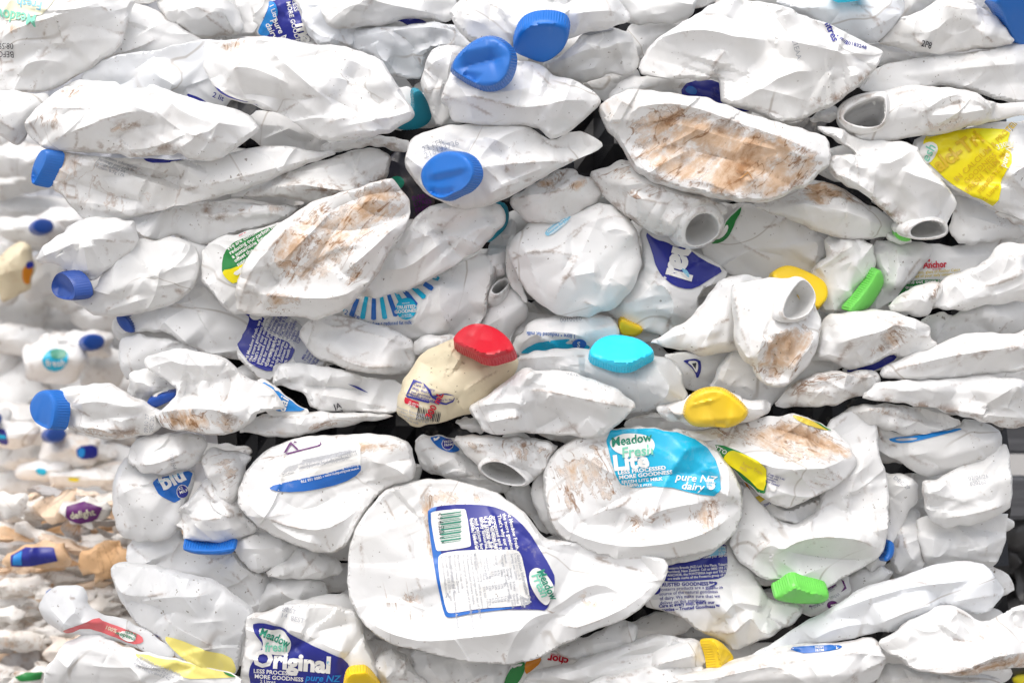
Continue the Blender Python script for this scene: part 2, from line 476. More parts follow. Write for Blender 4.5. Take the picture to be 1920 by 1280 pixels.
    def many(s, polys, mat, name, parent, lift=1.1, tile=None, sm=0):
        """several printed shapes as one mesh"""
        VV, FF = [], []; n = 0
        for pts in polys:
            q = ensure_ccw(resample(chaikin(P(tile or s.tile, pts), sm), 5.0) if sm else np.array(P(tile or s.tile, pts)))
            if not sm: q = ensure_ccw(resample(q, 7.0) if np.ptp(q, 0).max() > 14 else q)
            gg = s.V2[inside(s.V2, q)]
            if len(gg): gg = gg[dist(gg, q) > 1.6]
            V2, F = triangulate(q, gg)
            ok = inside(V2, s.o) & (dist(V2, s.o) > 1.5)
            F = [f for f in F if ok[list(f)].all()]
            if not F: continue
            V = world(V2, s.surf(V2) - lift, s.d); F = orient(V, F, -1)
            VV.append(V); FF += [tuple(i + n for i in f) for f in F]; n += len(V)
        if VV: return mesh_obj(name, np.vstack(VV), FF, [mat], parent, s.loc, smooth=True)
    def text(s, parent, items, mat, name='lettering', lift=1.3, tile=None):
        TEXT.append((s, parent, items, mat, name, lift, tile or s.tile))

    # ---------------- caps and necks
    def cap(s, face, V, mat, dents=(), y=None, scale=1.04, H=11.0, tile=None, ribs=4.6, slope=1.1, bulge=1.2, label=None, folds=2, fa=.8, lift=True):
        t = tile or s.tile
        q = ensure_ccw(resample(chaikin(P(t, face), 2), 1.2)); q = q[:len(q) // 4 * 4]
        V = vec(t, V); c = q.mean(0)
        y0 = s.d - 8 if y is None else y * (.66 if y < 200 else 1)
        k = (D + s.d / 1000.) / D
        vm = np.array([V[0], -V[1]]) * S * 1000 * k
        dl = math.sqrt(max(H * H - vm @ vm, (.35 * H) ** 2))
        sl = np.array([V[0], V[1]]) * S * 1000 * k / dl      # depth change per px of the tilted face
        nsl = math.hypot(*sl) / (S * 1000 * k)
        if nsl > slope: sl *= slope / nsl
        cr = [(chaikin(P(t, cc), 1, False), h * 2.0) for cc, h in dents]
        f = Field(q, bulge, cr, np.random.default_rng(int(abs(c[0]) + c[1])), folds, fa, 4, .6, L=26, rigid=1, facets=0)
        grid = hexgrid(q.min(0), q.max(0), 3.6, s.rng); grid = grid[inside(grid, q)]; grid = grid[dist(grid, q) > 2.4]
        V2, F = triangulate(q, grid)
        n0 = len(q)
        if lift and inside(q, s.o).any():
            
            for t_ in (0, .5, .85):
                qs = c + (q - c) * (1 + (scale - 1) * t_) + V * t_; qi = inside(qs, s.o)
                if qi.any(): y0 = max(min(y0, (s.surf(qs[qi]) + (q[qi] - c) @ sl - dl * t_).min() - .5), y0 - 18)
        pos = lambda p, extra: y0 - (p - c) @ sl + extra
        yy = pos(V2, -f.front(V2))
        V3 = world(V2, yy, s.d); F = orient(V3, F, -1)
        rows = [V3[:n0]] ; VV = [V3]; FF = list(F); base = np.arange(n0); n = len(V3)
        nr = np.roll(q, -1, 0) - np.roll(q, 1, 0); nr = np.c_[nr[:, 1], -nr[:, 0]]; nr /= np.hypot(*nr.T)[:, None] + 1e-9
        alt = np.array([1.0, .8, -1.0, -.8])[np.arange(n0) % 4][:, None]
        for tt, rb, ex in ((.05, 0, .9), (.13, .1, 1.5), (.2, .8, 1.5), (.55, .8, 1.5), (.92, .8, 1.5), (1.0, .1, 1.5), (1.02, 0, -2.5), (1.03, 0, -4)):
            p = c + (q - c) * (1 + (scale - 1) * tt) + nr * ex + nr * alt * rb + V * tt
            Vr = world(p, pos(q, dl * tt + (12 if tt > 1.025 else 0)), s.d)
            VV.append(Vr); nb = np.arange(n, n + n0); n += n0
            for i in range(n0):
                j = (i + 1) % n0
                FF.append((base[i], base[j], nb[j], nb[i]))
            base = nb
        VV = np.vstack(VV)
        FF.append(tuple(base[::-1]))
        # consistent outward winding for the skirt
        import bmesh
        o = mesh_obj('cap', VV, FF, [mat], s.root(), s.loc)
        bm = bmesh.new(); bm.from_mesh(o.data); bmesh.ops.recalc_face_normals(bm, faces=bm.faces); bm.to_mesh(o.data); bm.free()
        o.data.set_sharp_from_angle(angle=math.radians(38))
        if label: o['label'] = label
        return o
    def neck(s, outer, inner, V, y=None, L=30.0, depth=90.0, tile=None, mat='white', threads=3, taper=1.06, inside_mat=None, tilt=1.0, slope=1.2):
        t = tile or s.tile
        a = ensure_ccw(resample(chaikin(P(t, outer), 2), 4.0)); n0 = len(a)
        b = ensure_ccw(resample(chaikin(P(t, inner), 2), 4.0))
        # pair the inner loop to the outer by angle
        c = a.mean(0); cb = b.mean(0)
        bb = np.empty_like(a)
        for i, p in enumerate(a):
            dd = (p - c) / (np.hypot(*(p - c)) + 1e-9)
            ang = (b - cb) @ dd / (np.hypot(*(b - cb).T) + 1e-9)
            bb[i] = b[np.argmax(ang)]
        for _ in range(2): bb = (np.roll(bb, 1, 0) + 2 * bb + np.roll(bb, -1, 0)) / 4
        V = vec(t, V); y0 = s.d - 10 if y is None else y * .66
        k = (D + s.d / 1000.) / D
        vm = np.array([V[0], -V[1]]) * S * 1000 * k
        dl = math.sqrt(max(L * L - vm @ vm, (.3 * L) ** 2))
        sl = np.array([V[0], V[1]]) * S * 1000 * k / dl
        nsl = math.hypot(*sl) / (S * 1000 * k)
        if nsl > slope: sl *= slope / nsl
        qq = a[inside(a, s.o)]
        if len(qq): y0 = min(y0, (s.surf(qq) + (qq - c) @ sl).min() - .6)
        pos = lambda p, e: y0 - (p - c) @ sl + e
        hs = [cb + (bb - cb) * 1.03]
        import bmesh
        bm = bmesh.new(); bm.from_mesh(s.body.data); bm.faces.ensure_lookup_table()
        cand = list(bm.faces); kk = S * k
        cen = np.array([tuple(f.calc_center_median()) for f in cand]) + s.loc
        cen = np.c_[cen[:, 0] / kk + 960, 640 - cen[:, 2] / kk]; bad = np.zeros(len(cand), bool)
        fr = np.array([f.verts[0].index < s.nfront for f in cand])
        for h in hs: bad |= inside(cen, h)
        for k_ in (.3, .6, .9, 1.3): bad |= inside(cen, cb + (bb - cb) * 1.15 + V * k_) & ~fr
        bmesh.ops.delete(bm, geom=[f for f, k_ in zip(cand, bad) if k_], context='FACES_ONLY'); bm.to_mesh(s.body.data); bm.free()
        loops = []
        # outside, from the body to the lip
        T = np.linspace(1, 0, 31)
        for tt in T:
            r = 1 + (taper - 1) * tt + (.055 * max(0, math.sin(tt * threads * 2 * math.pi)) ** .6 if .06 < tt < .8 else 0)
            wl = .4 + .6 * min(1, tt / .22)
            ae = bb + (a - bb) * wl
            loops.append(world(c + (ae - c) * r + V * tt, pos(ae, dl * tt), s.d))
        mid = (a + bb) / 2
        loops.append(world(a * .2 + bb * .8, pos(a * .2 + bb * .8, -.5), s.d))
        loops.append(world(bb, pos(bb, -.4), s.d))
        for e in (.04, .15, .4, .7, 1.0):
            sh = V * (depth / L) * e
            loops.append(world(cb + (bb - cb) * (1 - .3 * e) + sh, pos(bb, dl * depth / L * e + 1), s.d))
        VV = np.vstack(loops); FF = []
        for r in range(len(loops) - 1):
            for i in range(n0):
                j = (i + 1) % n0
                FF.append((r * n0 + i, r * n0 + j, (r + 1) * n0 + j, (r + 1) * n0 + i))
        FF.append(tuple(range((len(loops) - 1) * n0, len(loops) * n0)))
        fm = [0] * (32 * n0) + [1] * (len(FF) - 32 * n0)
        o = mesh_obj('neck', VV, FF, [mat, inside_mat or mat], s.root(), s.loc, fmat=fm)
        R = np.zeros((len(VV), 3), np.float32); R[:, 2] = .3; R[28 * n0:32 * n0, 1] = .5
        set_dirt(o, R)
        return o

ALL = []; TEXT = []
def flush_text():
    objs = []
    for rec in TEXT:
        row = []
        for it in rec[2]:
            cu = bpy.data.curves.new('t', 'FONT'); cu.body = it[0]; cu.size = 1.0; cu.resolution_u = 2
            o = it[4] if len(it) > 4 else {}
            cu.offset = o.get('bold', 0.012); cu.shear = o.get('shear', 0); cu.space_line = o.get('lead', .95)
            cu.align_x = o.get('align', 'LEFT'); cu.space_character = o.get('sp', 1.0)
            ob = bpy.data.objects.new('t', cu); col.objects.link(ob); row.append((ob, cu))
        objs.append(row)
    bpy.context.view_layer.update()
    dg = bpy.context.evaluated_depsgraph_get()
    for (s, parent, items, mat, name, lift, tile), row in zip(TEXT, objs):
        VV, FF = [], []; n = 0
        for it, (ob, cu) in zip(items, row):
            body, pos, size, ang = it[:4]; o = it[4] if len(it) > 4 else {}
            me = ob.evaluated_get(dg).to_mesh()
            co = np.array([v.co[:2] for v in me.vertices], float).reshape(-1, 2)
            fs = [tuple(p.vertices) for p in me.polygons]
            if len(co) == 0: continue
            z = (1.0 if tile == 'P' else TS) * size
            co = co * z * (o.get('w', 1.0), 1.0)
            if 'arc' in o:                       # bend along a circle of this radius (px)
                R = o['arc'] * (1.0 if tile == 'P' else TS); th = co[:, 0] / R; rr = R + co[:, 1]
                co = np.c_[rr * np.sin(th), rr * np.cos(th) - R]
            if size * (1.0 if tile == 'P' else TS) > 11:
                import bmesh
                bm = bmesh.new(); vs_ = [bm.verts.new((x_, y_, 0)) for x_, y_ in co]
                for f_ in fs:
                    try: bm.faces.new([vs_[i] for i in f_])
                    except ValueError: pass
                for _ in range(4):
                    lo_ = [e for e in bm.edges if e.calc_length() > 5.0]
                    if not lo_: break
                    bmesh.ops.subdivide_edges(bm, edges=lo_, cuts=1); bmesh.ops.triangulate(bm, faces=bm.faces[:])
                bm.verts.index_update(); co = np.array([v.co[:2] for v in bm.verts]); fs = [tuple(v.index for v in f.verts) for f in bm.faces]; bm.free()
            a = math.radians(ang)
            x = co[:, 0] * math.cos(a) + co[:, 1] * math.sin(a)
            yv = co[:, 0] * math.sin(a) - co[:, 1] * math.cos(a)
            p = P(tile, [pos])[0] + np.c_[x, yv]
            ok = inside(p, s.o) & (dist(p, s.o) > 1.5)
            fs = [f for f in fs if ok[list(f)].all()]
            if not fs: continue
            V = world(p, s.surf(p) - lift, s.d)
            VV.append(V); FF += [tuple(i + n for i in f) for f in fs]; n += len(V)
        if VV:
            V = np.vstack(VV)
            o = mesh_obj(name, V, FF, [mat], parent or s.root(), s.loc, smooth=False)
    for row in objs:
        for ob, cu in row:
            bpy.data.objects.remove(ob); bpy.data.curves.remove(cu)
B = Bottle
# =============================================================== upper left
a = B('white bottle in the top left corner with a faded cream label', 'A', 42,
  [(-170,60),(-30,20),(60,-50),(400,-70),(600,-20),(745,-10),(715,60),(692,150),(650,270),(560,330),(440,400),(340,470),(200,512),(-170,500)], 16,
  cr=[([(-60,260),(0,240),(180,160),(420,90),(700,28)],7),([(180,170),(300,260),(370,280),(420,230)],-4)], st=[([(80,170),(220,130),(290,110),(300,130),(180,170),(110,200)],.7)], dirt=.4, tilt=(1,-3))
l = a.film([(30,80),(90,0),(345,-20),(280,100),(215,112),(60,140)],'pale'); a.text(l,[('Meadow',(236,108),92,192,{'bold':.02,'shear':-.2,'w':.8})],'mint'); a.text(l,[('Fresh',(262,34),70,192,{'shear':-.2})],'sky')
a.text(None,[('BEFORE\n08:59 L',(104,300),44,186,{'bold':0})],'ink',name='printing')
B('grey white facet of a bottle right of the faded cream label', 'A', 74, [(640,-10),(740,15),(830,38),(900,95),(1000,150),(1100,215),(1200,260),(1100,350),(700,350),(600,300)], 9, cr=[([(690,150),(720,40)],4)], folds=3, tilt=(2,-3))
B('folded off white bottle at the top edge above the big stained oval bottle', 'A', 88, [(850,-60),(1250,-60),(1300,60),(1342,150),(1290,190),(1090,222),(950,140),(860,60)], 12, cr=[([(940,120),(1020,80),(1110,60),(1310,72)],6),([(880,90),(1020,70),(1030,20)],4)], dirt=.5)
B('white bottle tucked left of the blue pure dairy label at the top', 'A', 97, [(1150,-60),(1490,-60),(1468,60),(1424,130),(1370,190),(1180,200),(1325,150),(1290,60)], 8, folds=4)
a = B('bottle wrapped in a crumpled deep blue label at the top edge', 'A', 100, [(1370,-60),(1740,-60),(1790,260),(1700,310),(1370,230)], 10, cr=[([(1500,-20),(1560,100),(1700,230)],5),([(1640,60),(1560,160)],4)])
l = a.film([(1470,12),(1500,18),(1530,0),(1620,10),(1665,150),(1710,255),(1600,250),(1400,192),(1430,140),(1474,50)],'navy'); 
m_ = a.film([(1470,12),(1510,25),(1530,90),(1490,140),(1470,210),(1400,190),(1435,130),(1474,60)],'midblue',name='label_panel',parent=l,lift=1.1)
a.text(l,[('1 Litre',(1476,40),36,70),('pure NZ\ndairy',(1490,120),46,62,{'shear':.2}),('LESS\nMORE GOODNESS',(1600,16),34,76),('ma',(1625,150),90,72,{'bold':.05})],'paper',lift=1.6)
B('blue tinged white bottle to the right of the blue label at the top', 'A', 80, [(1618,15),(1690,-60),(1960,-60),(2000,60),(1960,270),(1840,262),(1720,245),(1690,200),(1660,140)], 12, cr=[([(1640,60),(1700,190),(1900,250)],4),([(1750,20),(1790,130),(1920,160)],5)], mat='cool', tilt=(-2,-2))
a = B('big stained oval bottle bulging out of the second row on the left', 'A', 0,
  [(1097,370),(1110,300),(1150,250),(1210,218),(1300,207),(1420,214),(1600,230),(1790,243),(1953,270),(2073,320),(2133,400),(2193,520),(2263,605),(2275,642),(2233,675),(2083,742),(1930,772),(1765,780),(1700,730),(1600,665),(1480,602),(1400,582),(1300,560),(1220,530),(1160,460)], 22,
  cr=[([(1425,220),(1500,310),(1620,410),(1740,520),(1860,600)],6),([(1210,450),(1290,385),(1400,390),(1500,430),(1640,500)],5),([(1280,520),(1420,520),(1600,560),(1850,545)],-4),([(1700,320),(1900,330),(2080,420),(2180,560)],4),([(1760,700),(1930,650),(2150,660)],4),([(1860,400),(2000,480),(2120,640)],-5)],
  st=[([(1190,240),(1300,205),(1400,215),(1390,260),(1330,300),(1230,280)],.85),([(1340,360),(1400,350),(1380,385)],.6),([(1880,720),(1970,730),(1960,775),(1850,775)],.6)], dirt=.3, tilt=(-2,-4))
l = a.film([(1150,452),(1180,480),(1300,545),(1420,578),(1400,588),(1300,570),(1200,530)],'navy'); a.film([(1185,470),(1300,535),(1430,572),(1320,555),(1220,512)],'paper',name='label_panel',parent=l,lift=1.0)
a = B('angular pale bottle behind between the two stained front bottles, upper left', 'A', 46, [(430,445),(460,375),(600,300),(830,285),(1000,242),(1180,212),(1320,240),(1280,620),(1030,570),(700,540)], 12, cr=[([(470,370),(620,300),(832,290),(1170,225)],5),([(832,290),(850,360),(872,430),(960,470),(1020,530)],6)], folds=4, tilt=(0,-3), mat='cool')
a.film([(1020,515),(1100,540),(1150,575),(1060,560)],'navy'); a.text(None,[('2 lit',(1165,535),40,22)],'navy',name='printing')
B('small pale lip above the brown marked bottle on the left', 'A', 38, [(330,480),(402,438),(560,440),(655,458),(720,510),(700,600),(400,600)], 9, folds=2)
B('brown marked bottle with an oval base pointing left, above the far left blue cap', 'A', 4,
  [(128,682),(145,640),(200,570),(330,478),(430,452),(540,470),(680,490),(800,490),(822,458),(872,470),(1030,530),(1150,568),(1250,588),(1340,608),(1390,640),(1427,708),(1400,732),(1300,805),(1180,882),(1100,888),(1030,872),(980,832),(940,848),(860,852),(740,862),(600,834),(400,832),(240,812),(150,745)], 20,
  cr=[([(200,590),(340,600),(520,602),(720,612),(880,665)],4),([(240,800),(300,770),(450,720),(620,662),(760,625),(930,640)],7),([(872,472),(940,570),(1040,640),(1180,690),(1420,708)],6),([(960,842),(1060,795),(1190,695)],5),([(640,800),(660,750),(780,700),(900,690)],-4),([(160,660),(210,760),(240,800)],-3)],
  st=[([(150,650),(340,590),(350,700),(220,690)],.55),([(330,480),(480,462),(470,520),(360,540)],.6),([(590,720),(680,680),(790,685),(700,720)],.9),([(400,760),(560,720),(600,740),(420,780)],.45)],
  ln=[([(620,830),(680,800),(640,770)],16,.9),([(560,815),(740,855),(940,805)],18,.9),([(680,700),(790,690)],14,.8),([(250,690),(340,705)],10,.8)], dirt=.4, tilt=(-2,-2))
a = B('white bottle with folded neck cut off by the left edge of the photo', 'A', 32, [(-120,480),(0,490),(140,500),(290,520),(230,620),(170,700),(146,765),(100,792),(60,780),(0,740),(-120,690)], 16, cr=[([(-40,640),(60,690),(140,740)],5),([(-40,670),(40,720),(120,765)],4)], folds=3)
a = B('long crumpled white bottle whose flattened blue cap sticks out far left', 'A', 24,
  [(285,830),(400,832),(500,850),(700,860),(950,870),(1080,880),(1200,860),(1400,790),(1560,800),(1700,830),(1862,828),(1750,875),(1600,935),(1470,985),(1300,1050),(1150,1092),(800,1162),(540,1217),(440,1197),(390,1142),(330,1062),(278,1040)], 18,
  cr=[([(390,845),(560,905),(700,950),(870,1010),(1000,1042)],8),([(1000,1042),(1030,970),(1062,885)],6),([(560,870),(660,905),(800,960),(980,985),(1040,900)],-11),([(1000,1042),(1300,985),(1600,905),(1830,835)],5),([(330,930),(420,1000),(640,1080),(850,1110)],-4),([(420,1120),(600,1160),(840,1130)],3)], dirt=.55, tilt=(-1,1), folds=6)
l = a.film([(450,838),(700,845),(1025,845),(1020,880),(880,895),(740,890),(640,930),(560,890)],'paper'); a.film([(775,860),(900,850),(1030,850),(1000,882),(900,893),(820,893)],'navy',name='label_panel',parent=l,lift=1.1)
a.text(l,[('Nutrition information\nServings per pack 8\nEnergy 689kJ 8%\nProtein 8.7g 17%',(560,862),22,18)],'grey')
a.cap([(237,822),(287,832),(270,900),(228,962),(190,1014),(178,985),(177,955),(190,895)],(84,12),'cap_blue', y=10, dents=[([(185,1000),(230,965)],-2)], label='flattened blue screw cap')
B('brown edged fold of bottle between the long white bottle and the dark gap', 'A', 34, [(1300,1062),(1480,972),(1700,890),(1900,828),(2050,800),(2142,850),(2130,920),(2092,985),(2000,1042),(1850,1102),(1700,1112),(1560,1082),(1400,1075)], 15,
  cr=[([(1420,1050),(1640,1015),(1780,1040),(1920,1060),(2085,985)],8),([(1500,960),(1760,930),(2000,870)],4)], ln=[([(1150,1080),(1300,1052),(1480,970),(1560,940)],18,1),([(1640,1015),(1780,1040),(1920,1060),(2085,985)],22,1)], st=[([(1560,1020),(1800,1010),(2080,960),(2000,1050),(1760,1110)],.55)], dirt=.6)
B('ragged stained bottle with a brown ring mark, left of the green label', 'A', 48, [(330,1285),(430,1215),(700,1195),(980,1130),(1180,1085),(1400,1115),(1640,1125),(1620,1170),(1480,1240),(1220,1300),(1110,1335),(1060,1332),(980,1282),(950,1280),(860,1325),(780,1290),(725,1250),(560,1330),(400,1340)], 15,
  cr=[([(720,1200),(740,1260),(860,1320)],5),([(1000,1135),(1120,1190),(1300,1180),(1600,1130)],5)], ln=[([(1150,1110),(1130,1150),(1150,1200),(1200,1205),(1245,1170),(1240,1120),(1190,1100),(1150,1110)],14,1),([(985,1130),(1020,1170),(1110,1180),(1120,1190)],10,.9)], st=[([(1250,1110),(1600,1125),(1560,1170),(1300,1200)],.6)], dirt=.5)
# =============================================================== middle left
a = B('twisted white bottle pointing left with a squashed blue cap beneath it', 'D', 20, [(178,212),(230,130),(310,70),(420,-10),(480,-40),(720,-30),(765,60),(725,150),(640,220),(560,275),(512,305),(440,300),(350,262),(326,216)], 20,
  cr=[([(200,200),(330,150),(480,85)],7),([(480,85),(490,150),(500,300)],6),([(300,190),(380,130),(440,120),(330,180)],-5),([(480,85),(620,60),(740,20)],4)], st=[([(300,80),(420,0),(380,60)],.5)])
a.cap([(264,340),(300,276),(345,264),(400,300),(430,352),(432,412),(360,414),(290,392)],(84,-12),'cap_navy',y=12,dents=[([(270,350),(330,340),(400,380),(428,408)],-3.5)],label='squashed dark blue cap')
B('large dented round end of a white bottle right of the squashed blue cap', 'D', 36, [(380,410),(520,350),(560,270),(650,210),(700,120),(760,70),(850,95),(960,60),(1060,110),(1102,200),(1092,290),(1060,350),(950,442),(760,492),(530,512),(430,452)], 18,
  cr=[([(760,85),(690,150),(645,230),(640,330),(680,420),(705,440)],6),([(705,440),(770,350),(840,275)],3),([(530,490),(690,445),(840,400)],4)], ln=[([(980,365),(998,370)],8,1),([(680,235),(690,232)],6,.9)], tilt=(-2,2))
B('pale bottle sliver left of the green and yellow label', 'D', 52, [(965,60),(1130,80),(1120,275),(1080,285),(1010,200)], 8, folds=2)
a = B('white bottle carrying a green and yellow label with white print', 'D', 30, [(1095,300),(1110,110),(1220,70),(1400,30),(1560,-20),(1640,60),(1640,400),(1300,520),(1200,430),(1110,325)], 16, cr=[([(1110,300),(1190,400),(1260,470)],4)], folds=3, tilt=(0,2))
l = a.film([(1216,240),(1232,150),(1300,92),(1500,8),(1560,0),(1440,110),(1350,280),(1290,338),(1232,290)],'green')
a.film([(1217,256),(1290,245),(1370,200),(1340,270),(1292,336),(1240,298)],'yellow',name='label_panel',parent=l,lift=1.1)
a.film([(1275,275),(1340,235),(1318,285)],'paper',name='label_panel',parent=l,lift=1.5)
a.text(l,[('We are committed to\nreducing our carbon footprint for\na sustainable future. We also\noffset the emissions from milk by\nsupporting farming and community\nprojects. www',(1255,150),30,-33,{'lead':.85})],'paper',lift=1.4)
a.text(None,[('Zero',(1310,70),40,-30,{'shear':.2})],'red')
a = B('heavily wiped brown stained bottle face in the centre left, in front of the green label', 'P', -8,
  [(437,567),(447,512),(470,470),(505,436),(560,395),(590,376),(660,358),(720,338),(742,336),(776,390),(762,422),(727,480),(692,540),(652,577),(602,599),(560,596),(500,591),(442,588)], 20,
  cr=[([(446,580),(462,530),(486,492),(510,470),(575,395)],7),([(470,470),(510,472),(520,484)],4),([(505,496),(512,520),(528,535)],-7),([(455,548),(560,560),(640,560),(690,530)],6),([(575,545),(600,480),(680,360)],-2),([(640,520),(700,470),(740,430),(765,415)],5)],
  st=[([(500,470),(560,395),(660,360),(740,340),(774,392),(755,425),(700,440),(640,520),(560,540),(520,520)],.62),([(480,550),(570,556),(560,580),(490,580)],.7),([(640,500),(700,480),(690,530),(650,560)],.62),([(620,360),(740,340),(770,390),(690,400)],.8)],
  ln=[([(700,450),(728,438),(738,425)],6,1),([(668,470),(680,488),(676,500),(664,490),(668,470)],3,.9),([(577,548),(610,470),(650,395)],1.6,.8)], dirt=.55, tilt=(-3,3))
B('large plain white bottle side below the green label', 'D', 62, [(640,510),(760,490),(950,440),(1090,310),(1210,430),(1400,520),(1400,660),(1220,730),(1090,702),(1010,640),(900,590),(760,590),(640,600)], 10, cr=[([(850,470),(940,560),(1080,690)],5),([(780,490),(840,570),(1000,650)],4)], folds=3, tilt=(2,2))
a = B('thin white bottle edge with a sliver of blue cap, middle left', 'D', 74, [(615,500),(800,480),(1000,620),(1000,680),(900,680),(650,640),(612,600)], 8, folds=2)
a.cap([(652,500),(700,498),(740,560),(748,592),(700,585),(665,548)],(14,-10),'cap_navy',y=58)
B('rounded white bottle end at the left edge below the sliver of blue cap', 'D', 56, [(645,640),(720,596),(860,615),(1010,640),(1100,700),(1000,780),(790,810),(700,862),(660,800),(648,720)], 12, folds=3, tilt=(0,2))
a = B('low white bottle pointing left with a round blue cap at the far left', 'D', 12, [(300,905),(400,880),(550,864),(640,880),(700,920),(800,972),(850,1000),(900,1022),(860,1042),(900,1122),(780,1150),(620,1185),(450,1142),(350,1108),(385,1010)], 16,
  cr=[([(370,1000),(460,975),(560,960),(700,985),(840,1010)],6),([(370,1092),(560,1110),(780,1122)],5),([(330,920),(440,930),(560,890)],4)], st=[([(372,1100),(620,1110),(780,1122),(760,1160),(620,1180),(450,1140)],.85)], ln=[([(620,1170),(650,1130),(760,1125)],14,1)], dirt=.4, tilt=(-2,1))
a.cap([(150,1010),(163,960),(208,915),(268,906),(305,930),(330,985),(326,1050),(304,1116),(240,1100),(180,1072)],(66,4),'cap_blue',y=0,dents=[([(185,1070),(240,1090),(300,1098)],-1)],label='round blue screw cap with ribbed side')
a.text(None,[('09:10 27\nDEC 20',(815,1138),30,-84,{'bold':0})],'grey',name='printing')
a = B('open white bottle with a blue cap half torn under its mouth', 'D', 30, [(698,860),(720,800),(790,782),(880,810),(985,860),(1000,960),(900,1010),(820,1005),(760,980),(700,922)], 14, cr=[([(720,850),(830,870),(870,930)],5),([(740,900),(820,950),(880,985)],-4)], folds=4)
a.neck([(858,945),(880,915),(940,900),(988,905),(985,925),(930,940),(880,960)],[(866,942),(890,918),(940,906),(980,908),(975,920),(925,932),(885,950)],(-30,0),y=14,L=14,depth=60,threads=2)
a.cap([(815,965),(870,940),(940,922),(988,918),(962,952),(890,985),(836,1008)],(4,-18),'cap_navy',y=12)
a = B('white bottle with a deep angular fold, stained underside and blue dairy label', 'D', 0, [(774,762),(788,720),(860,700),(980,672),(1100,700),(1220,720),(1280,770),(1340,830),(1430,862),(1500,922),(1560,992),(1562,1020),(1400,1022),(1390,1062),(1300,1132),(1200,1157),(1050,1132),(900,1112),(862,1062),(838,1032),(900,1000),(985,912),(900,842),(830,812)], 22,
  cr=[([(800,735),(900,712),(1000,765),(1120,770),(1265,768)],6),([(985,690),(1010,760),(1060,850),(1065,900)],5),([(1060,850),(1110,940),(1180,1005)],6),([(985,912),(1060,925),(1100,935)],-8),([(840,1034),(980,1008),(1100,998),(1220,1005),(1385,1060)],9),([(1240,790),(1280,880),(1230,990)],-4)],
  st=[([(850,1040),(1100,1004),(1210,1012),(1375,1062),(1300,1125),(1150,1145),(910,1108)],.85)], ln=[([(1200,1050),(1240,1010),(1300,1060)],12,1)], dirt=.25, tilt=(-2,0), edge=.5)
a = B('bottle shoulder with a blue label strip next to the folded neck', 'D', 14, [(1390,850),(1430,846),(1510,880),(1580,960),(1710,1022),(1600,1050),(1420,1040)], 8, folds=1)
l = a.film([(1424,850),(1500,892),(1580,960),(1700,1020),(1460,1020),(1436,930)],'midblue'); a.text(l,[('pure NZ\ndairy',(1490,1010),70,-72,{'shear':.25})],'paper')
B('flat stained bottle strip just above the long black gap', 'D', 24, [(1380,1040),(1600,1024),(1920,1024),(2160,1040),(2110,1062),(1920,1092),(1720,1132),(1610,1167),(1380,1148),(1285,1135)], 9, cr=[([(1400,1050),(1700,1050),(2100,1048)],4)], st=[([(1330,1100),(1560,1110),(1600,1160),(1380,1148)],.5),([(1670,1090),(1920,1060),(1900,1090),(1700,1130)],.95)], dirt=.5)
a = B('bottle with a dark violet label and nutrition table, mid left', 'D', 62, [(1275,480),(1440,470),(1620,500),(1790,640),(1800,770),(1700,800),(1500,850),(1430,872),(1310,740),(1275,660)], 12, folds=3)
l = a.film([(1312,480),(1445,490),(1430,582),(1622,662),(1585,755),(1500,760),(1492,812),(1380,768),(1312,692),(1293,650),(1300,560)],'navy')
a.film([(1432,580),(1452,500),(1560,490),(1660,560),(1740,680),(1765,730),(1700,772),(1600,760),(1622,664),(1560,630)],'grey',name='label_panel',parent=l,lift=1.0)
a.text(l,[('At Meadow Fresh, we believe\nthe more goodness the better.\nThat\'s why our milk is less\nprocessed and permeate\nfree for natural levels\nof protein and calcium.',(1355,742),25,-72,{'lead':.9}),('Our Original fresh milk\nis a creamy, full-bodied\nfamily favourite, with protein\nand calcium for healthy\nbones, teeth and muscles.',(1470,772),24,-72,{'lead':.9})],'paper',lift=1.4)
a.text(l,[('Nutrition information\nServings per pack\nEnergy 689kJ\nProtein 8.7g\nFat, total\n saturated\nCarbohydrate\n sugars\nSodium\nCalcium',(1470,580),22,-66,{'lead':.9}),('Milk nutrients vary with the seasons\n* based on an average diet\nUse as part of a healthy & varied diet\nIngredients: Fresh milk\nProduct of New Zealand',(1660,740),20,-60)],'navy',lift=1.6)
a.film([(1350,488),(1440,488),(1415,522),(1375,524)],'paper',name='badge',parent=l,lift=1.1)
a = B('flattened bottle with a ribbed neck below the violet label', 'D', 30, [(1490,885),(1494,810),(1530,760),(1600,754),(1750,772),(1900,798),(2050,848),(2190,850),(2200,960),(2170,1035),(1920,1030),(1700,1012),(1668,950),(1640,912),(1540,880)], 14,
  cr=[([(1640,912),(1690,878),(1900,892),(2060,960)],-8),([(1505,800),(1540,790),(1560,860)],3),([(1530,790),(1570,780),(1590,870)],3),([(1690,870),(1850,820),(2000,860)],5),([(1680,920),(1900,950),(2100,1000)],5)], dirt=.3)
a.many([[(1900,870),(1950,885),(2010,920),(1960,905)]],'navy','label',a.root()); a.text(None,[('JA\n22',(1830,1010),44,-15)],'ink',name='printing')
